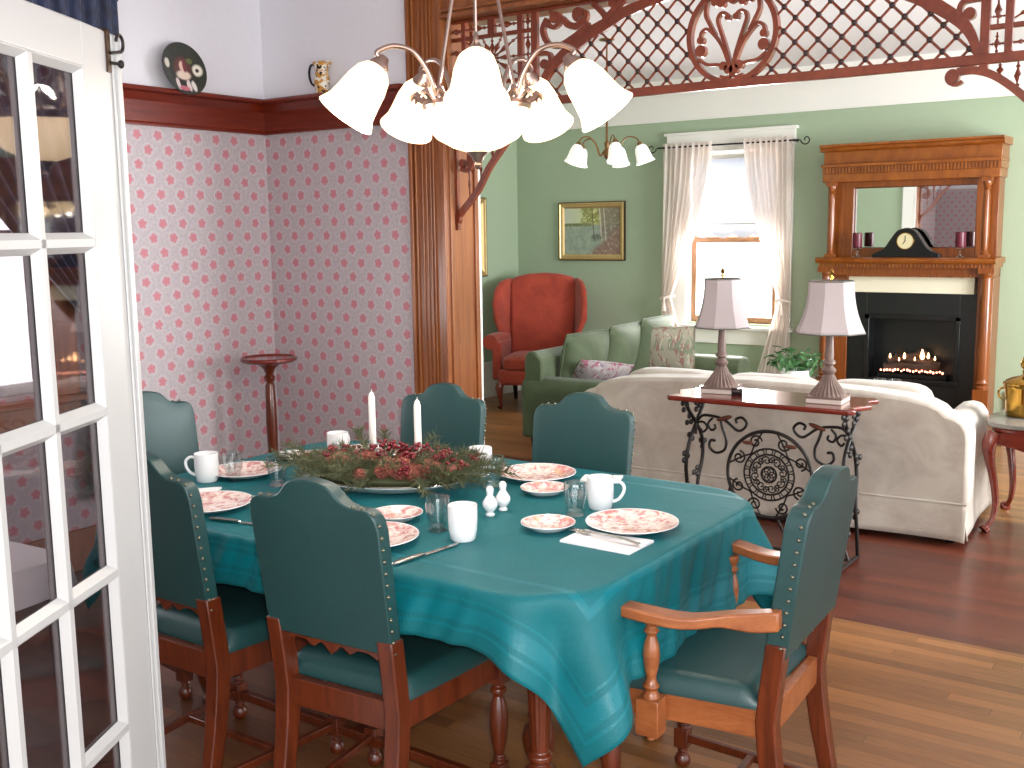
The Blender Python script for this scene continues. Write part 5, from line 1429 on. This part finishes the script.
M().box(-.026, .026, -.010, .010, 0, .034).build('box_body', MT['black'], cb, bevel=.002)
M().box(-.020, .020, -.0112, -.0098, .018, .028).build('label_plate', MT['silver'], cb)

# ------------------------------------------------------------------ coffee table, glasses, plant (behind the sofa)
cf = thing('coffee_table', 'low white coffee table behind the cream sofa, mostly hidden', 'coffee table', (-2.35, 7.25, 0))
M().box(-.55, .55, -.28, .28, .43, .455).build('tabletop', MT['trimwhite'], cf, bevel=.005)
for x in (-.5, .5):
    for y in (-.23, .23): M().loft([(x,y,0,.018,.018), (x,y,.43,.024,.024)]).build('leg', MT['trimwhite'], cf, bevel=.003)
for x, lb in ((-2.055, 'left clear tumbler just above the cream sofa back by the right lamp'), (-1.955, 'right clear tumbler just above the cream sofa back by the right lamp')):
    o = tag(M().lathe([(.0001,.01), (.026,.01), (.037,.125), (.040,.125), (.030,0), (.0001,0)], (0,0,0), 24).build('tumbler', MT['glass']), lb, 'glass', 'tumblers on the coffee table'); o.location = (x, 7.2, .456)
pp = thing('potted_plant', 'leafy green plant in a white pot behind the console, below the right curtain', 'plant', (-2.66, 7.27, .456))
M().lathe([(.0001,0), (.07,0), (.078,.01), (.10,.10), (.115,.125), (.115,.14), (.10,.14), (.092,.12), (.0001,.11)], (0,0,0), 28).build('pot', MT['china'], pp)
M().lathe([(.0001,.112), (.09,.115), (.0001,.125)], (0,0,0), 20).build('soil', MT['soil'], pp)
rnd = random.Random(11); m = M(); ms = M()
for k in range(120):
    a = rnd.random()*2*pi; q = sqrt(rnd.random()); r_ = .17*q; z = .16+.13*rnd.random()*(1.1-q*.6)
    if k % 9 == 0: z += .05
    p0 = Vector((.04*cos(a), .04*sin(a), .12)); p1 = Vector((r_*cos(a)+rnd.uniform(-.02,.02), r_*sin(a), z))
    if k % 3 == 0: ms.tube([tuple(p0), tuple(p0.lerp(p1, .5)+Vector((0,0,.03))), tuple(p1)], .0018, 5)
    l = .05+.025*rnd.random(); w = l*.48
    T = Matrix.Translation(p1) @ Euler((rnd.uniform(-.9,.9), rnd.uniform(-.6,.9), rnd.random()*6.28)).to_matrix().to_4x4()
    v = []; 
    for i in range(7):
        u = i/6; ww = w*sin(pi*min(1, u*1.02))**.8*(1-.25*u)
        v += [(l*u, -ww/2, -.25*l*u*u+.006*0), (l*u, 0, -.25*l*u*u-.006), (l*u, ww/2, -.25*l*u*u)]
    m.add(v, [(i*3+j, i*3+j+1, i*3+j+4, i*3+j+3) for i in range(6) for j in range(2)], T)
m.build('leaves', MT['leaf'], pp, fixn=False, angle=180); ms.build('stems', MT['leaf'], pp)

# ------------------------------------------------------------------ side table and brass urn at the right
stb = thing('side_table', 'dark cherry side table with grey marble top and cabriole legs at the right edge', 'side table', (-.75, 6.12, 0))
o_ = []
for i in range(64):
    a = 2*pi*i/64; q = (abs(cos(a))**4+abs(sin(a))**4)**(-.25); rr_ = .36*q*(1+.025*cos(8*a)); o_.append((rr_*cos(a)*1.1, rr_*sin(a)*.85))
M().prism(o_, .555, .58, axis='z').build('marble_top', MT['greymarble'], stb, bevel=.006)
M().prism([(a*.96, b*.96) for a, b in o_], .53, .555, axis='z').build('top_moulding', MT['cherry'], stb, bevel=.008)
m = M(); 
for s in (-1, 1):
    pr = [(-.33,.53), (.33,.53), (.33,.47), (.24,.455), (.16,.43), (.08,.44), (0,.415), (-.08,.44), (-.16,.43), (-.24,.455), (-.33,.47)]
    m.prism(pr, s*.255-.01, s*.255+.01); m.add([(s*.33+q, a*.77, b) for q in (-.01, .01) for a, b in pr], [tuple(range(11)), tuple(range(21, 10, -1))]+[(i, 11+i, 11+(i+1) % 11, (i+1) % 11) for i in range(11)])
m.build('apron', MT['cherry'], stb, bevel=.003)
for sx in (-1, 1):
    for sy in (-1, 1):
        P = [(.335,.53), (.352,.46), (.345,.38), (.325,.26), (.315,.15), (.325,.07), (.345,.03), (.36,.012)]
        M().tube([(sx*a, sy*(a-.08), b) for a, b in bez(P, 4)], [(.030+.012*max(0, 1-abs(i/28-.1)*4)-.016*min(1, i/20)+(.014 if i > 24 else 0)) for i in range(29)], 12).build('leg', MT['cherry'], stb)
ur = thing('brass_urn', 'polished brass lidded pot with finial on the marble side table', 'urn', (-.985, 6.16, .5805), .3)
ur.location = (-.99, 6.14, .5805)
M().lathe([(.0001,0), (.085,0), (.092,.008), (.095,.02), (.10,.09), (.105,.15), (.108,.165), (.113,.17), (.113,.178), (.104,.18), (.0001,.18)], (0,0,0), 36).build('urn_body', MT['brass'], ur)
M().lathe([(.106,.178), (.10,.19), (.07,.205), (.03,.215), (.018,.225), (.022,.24), (.018,.25), (.03,.265), (.034,.285), (.022,.31), (.008,.325), (.0001,.33)], (0,0,0), 32).build('urn_lid', MT['brass'], ur)
for s in (-1, 1): M().tube([(s*.105+s*.028*sin(a), 0, .12+.03*cos(a)) for a in [pi*i/10 for i in range(11)]], .0055, 8).build('urn_handle', MT['brass'], ur)

# ------------------------------------------------------------------ small cloth-covered table seen through the door glass
stt = thing('occasional_table', 'small table under a white cloth, seen through the lower door panes', 'table', (-3.46, 1.74, 0), R(4))
M().box(-.30, .30, -.2, .2, .60, .625).build('tabletop', MT['chair'], stt, bevel=.003)
for x in (-.26, .26):
    for y in (-.16, .16): M().loft([(x,y,0,.015,.015), (x,y,.6,.02,.02)]).build('leg', MT['chair'], stt)
m = M(); m.grid(lambda u, v: ((u-.5)*.68, (v-.5)*.46, .628+.0015*sin(u*20)) , 20, 10)
wcl = M()
def wfn(u, v):
    P = rr_out(.305, .205, .03, 4); n = len(P); i = int(u*n) % n; f_ = u*n-int(u*n); a = P[i]; b = P[(i+1) % n]
    x = a[0]+(b[0]-a[0])*f_; y = a[1]+(b[1]-a[1])*f_; w_ = .018*v*sin(u*60); l = sqrt(x*x+y*y); return (x+x/l*(w_+.01*v), y+y/l*(w_+.01*v), .628-.13*v)
wcl.grid(wfn, 160, 5); wcl.prism(rr_out(.305, .205, .03, 4), .6265, .6285, axis='z')
tag(wcl.build('table_cover', MT['napkin'], None, angle=60), 'white cloth on the small table behind the door glass', 'tablecloth'); bpy.data.objects['table_cover'].location = stt.location; bpy.data.objects['table_cover'].rotation_euler = stt.rotation_euler

stt.scale = (1, 1, .88); bpy.data.objects['table_cover'].scale = (1, 1, .88)

# ------------------------------------------------------------------ light
def area(name, loc, rot, sx, sy, power, c):
    l = bpy.data.lights.new(name, 'AREA'); l.shape = 'RECTANGLE'; l.size = sx; l.size_y = sy; l.energy = power; l.color = c
    o = bpy.data.objects.new(name, l); COL.objects.link(o); o.location = loc; o.rotation_euler = rot; return o
def point(name, loc, power, c, r=.03):
    l = bpy.data.lights.new(name, 'POINT'); l.energy = power; l.color = c; l.shadow_soft_size = r
    o = bpy.data.objects.new(name, l); COL.objects.link(o); o.location = loc; return o
# daylight through the windows
area('daylight_far_window', ((LX0+LX1)/2, YF+.5, 1.5), (R(-90), 0, 0), 1.0, 1.6, 220, (1,.98,.97))
area('daylight_right_window', (1.75, (RY0+RY1)/2, 1.55), (0, R(90), 0), 1.7, 2.3, 250, (.97,.98,1))
area('daylight_dining_window', (XL-.4, (WY0+WY1)/2, 1.6), (0, R(-90), 0), 1.4, .95, 25, (.95,.98,1))
# bulbs
for i in range(5):
    a = A0+2*pi*i/5
    point('chandelier_bulb', (CX+.37*cos(a), CY+.37*sin(a), CZ-.085), 5.0, (1,.92,.82), .03)
point('chandelier_bowl_bulb', (CX, CY, CZ+.06), 5.0, (1,.92,.82), .04)
# the photographer's flash, just above the lens
fl = bpy.data.lights.new('camera_flash', 'AREA'); fl.shape = 'RECTANGLE'; fl.size = .06; fl.size_y = .04; fl.energy = 30; fl.color = (1, .98, .96)
flo = bpy.data.objects.new('camera_flash', fl); COL.objects.link(flo)

wd = bpy.data.worlds.new('overcast_sky'); SC.world = wd; wd.use_nodes = True
wd.node_tree.nodes['Background'].inputs[0].default_value = (.93, .96, 1.0, 1)
wd.node_tree.nodes['Background'].inputs[1].default_value = 2.9

# ------------------------------------------------------------------ camera
yaw, pit, rol, Fp = .61238, .14353, -.014268, 1069.7
f = Vector((-sin(yaw)*cos(pit), cos(yaw)*cos(pit), -sin(pit))); r = Vector((cos(yaw), sin(yaw), 0)); u = r.cross(f)
r2 = r*cos(rol)+u*sin(rol); u2 = -r*sin(rol)+u*cos(rol)
cd = bpy.data.cameras.new('camera'); cam = bpy.data.objects.new('camera', cd); COL.objects.link(cam)
cd.sensor_width = 36; cd.lens = Fp/1024*36; cd.clip_start = .05
cam.matrix_world = Matrix(((r2.x, u2.x, -f.x, 0), (r2.y, u2.y, -f.y, 0), (r2.z, u2.z, -f.z, 1.6), (0, 0, 0, 1)))
flo.matrix_world = cam.matrix_world @ Matrix.Translation((.05, .04, -.02))
SC.camera = cam
SC.view_settings.view_transform = 'Standard'; SC.view_settings.look = 'None'; SC.view_settings.gamma = 1
SC.view_settings.exposure = 0.45; SC.view_settings.use_curve_mapping = False
SC.cycles.use_denoising = True
SC.cycles.max_bounces = 8; SC.cycles.transparent_max_bounces = 12; SC.cycles.caustics_reflective = False; SC.cycles.caustics_refractive = False
SC.cycles.sample_clamp_indirect = 6
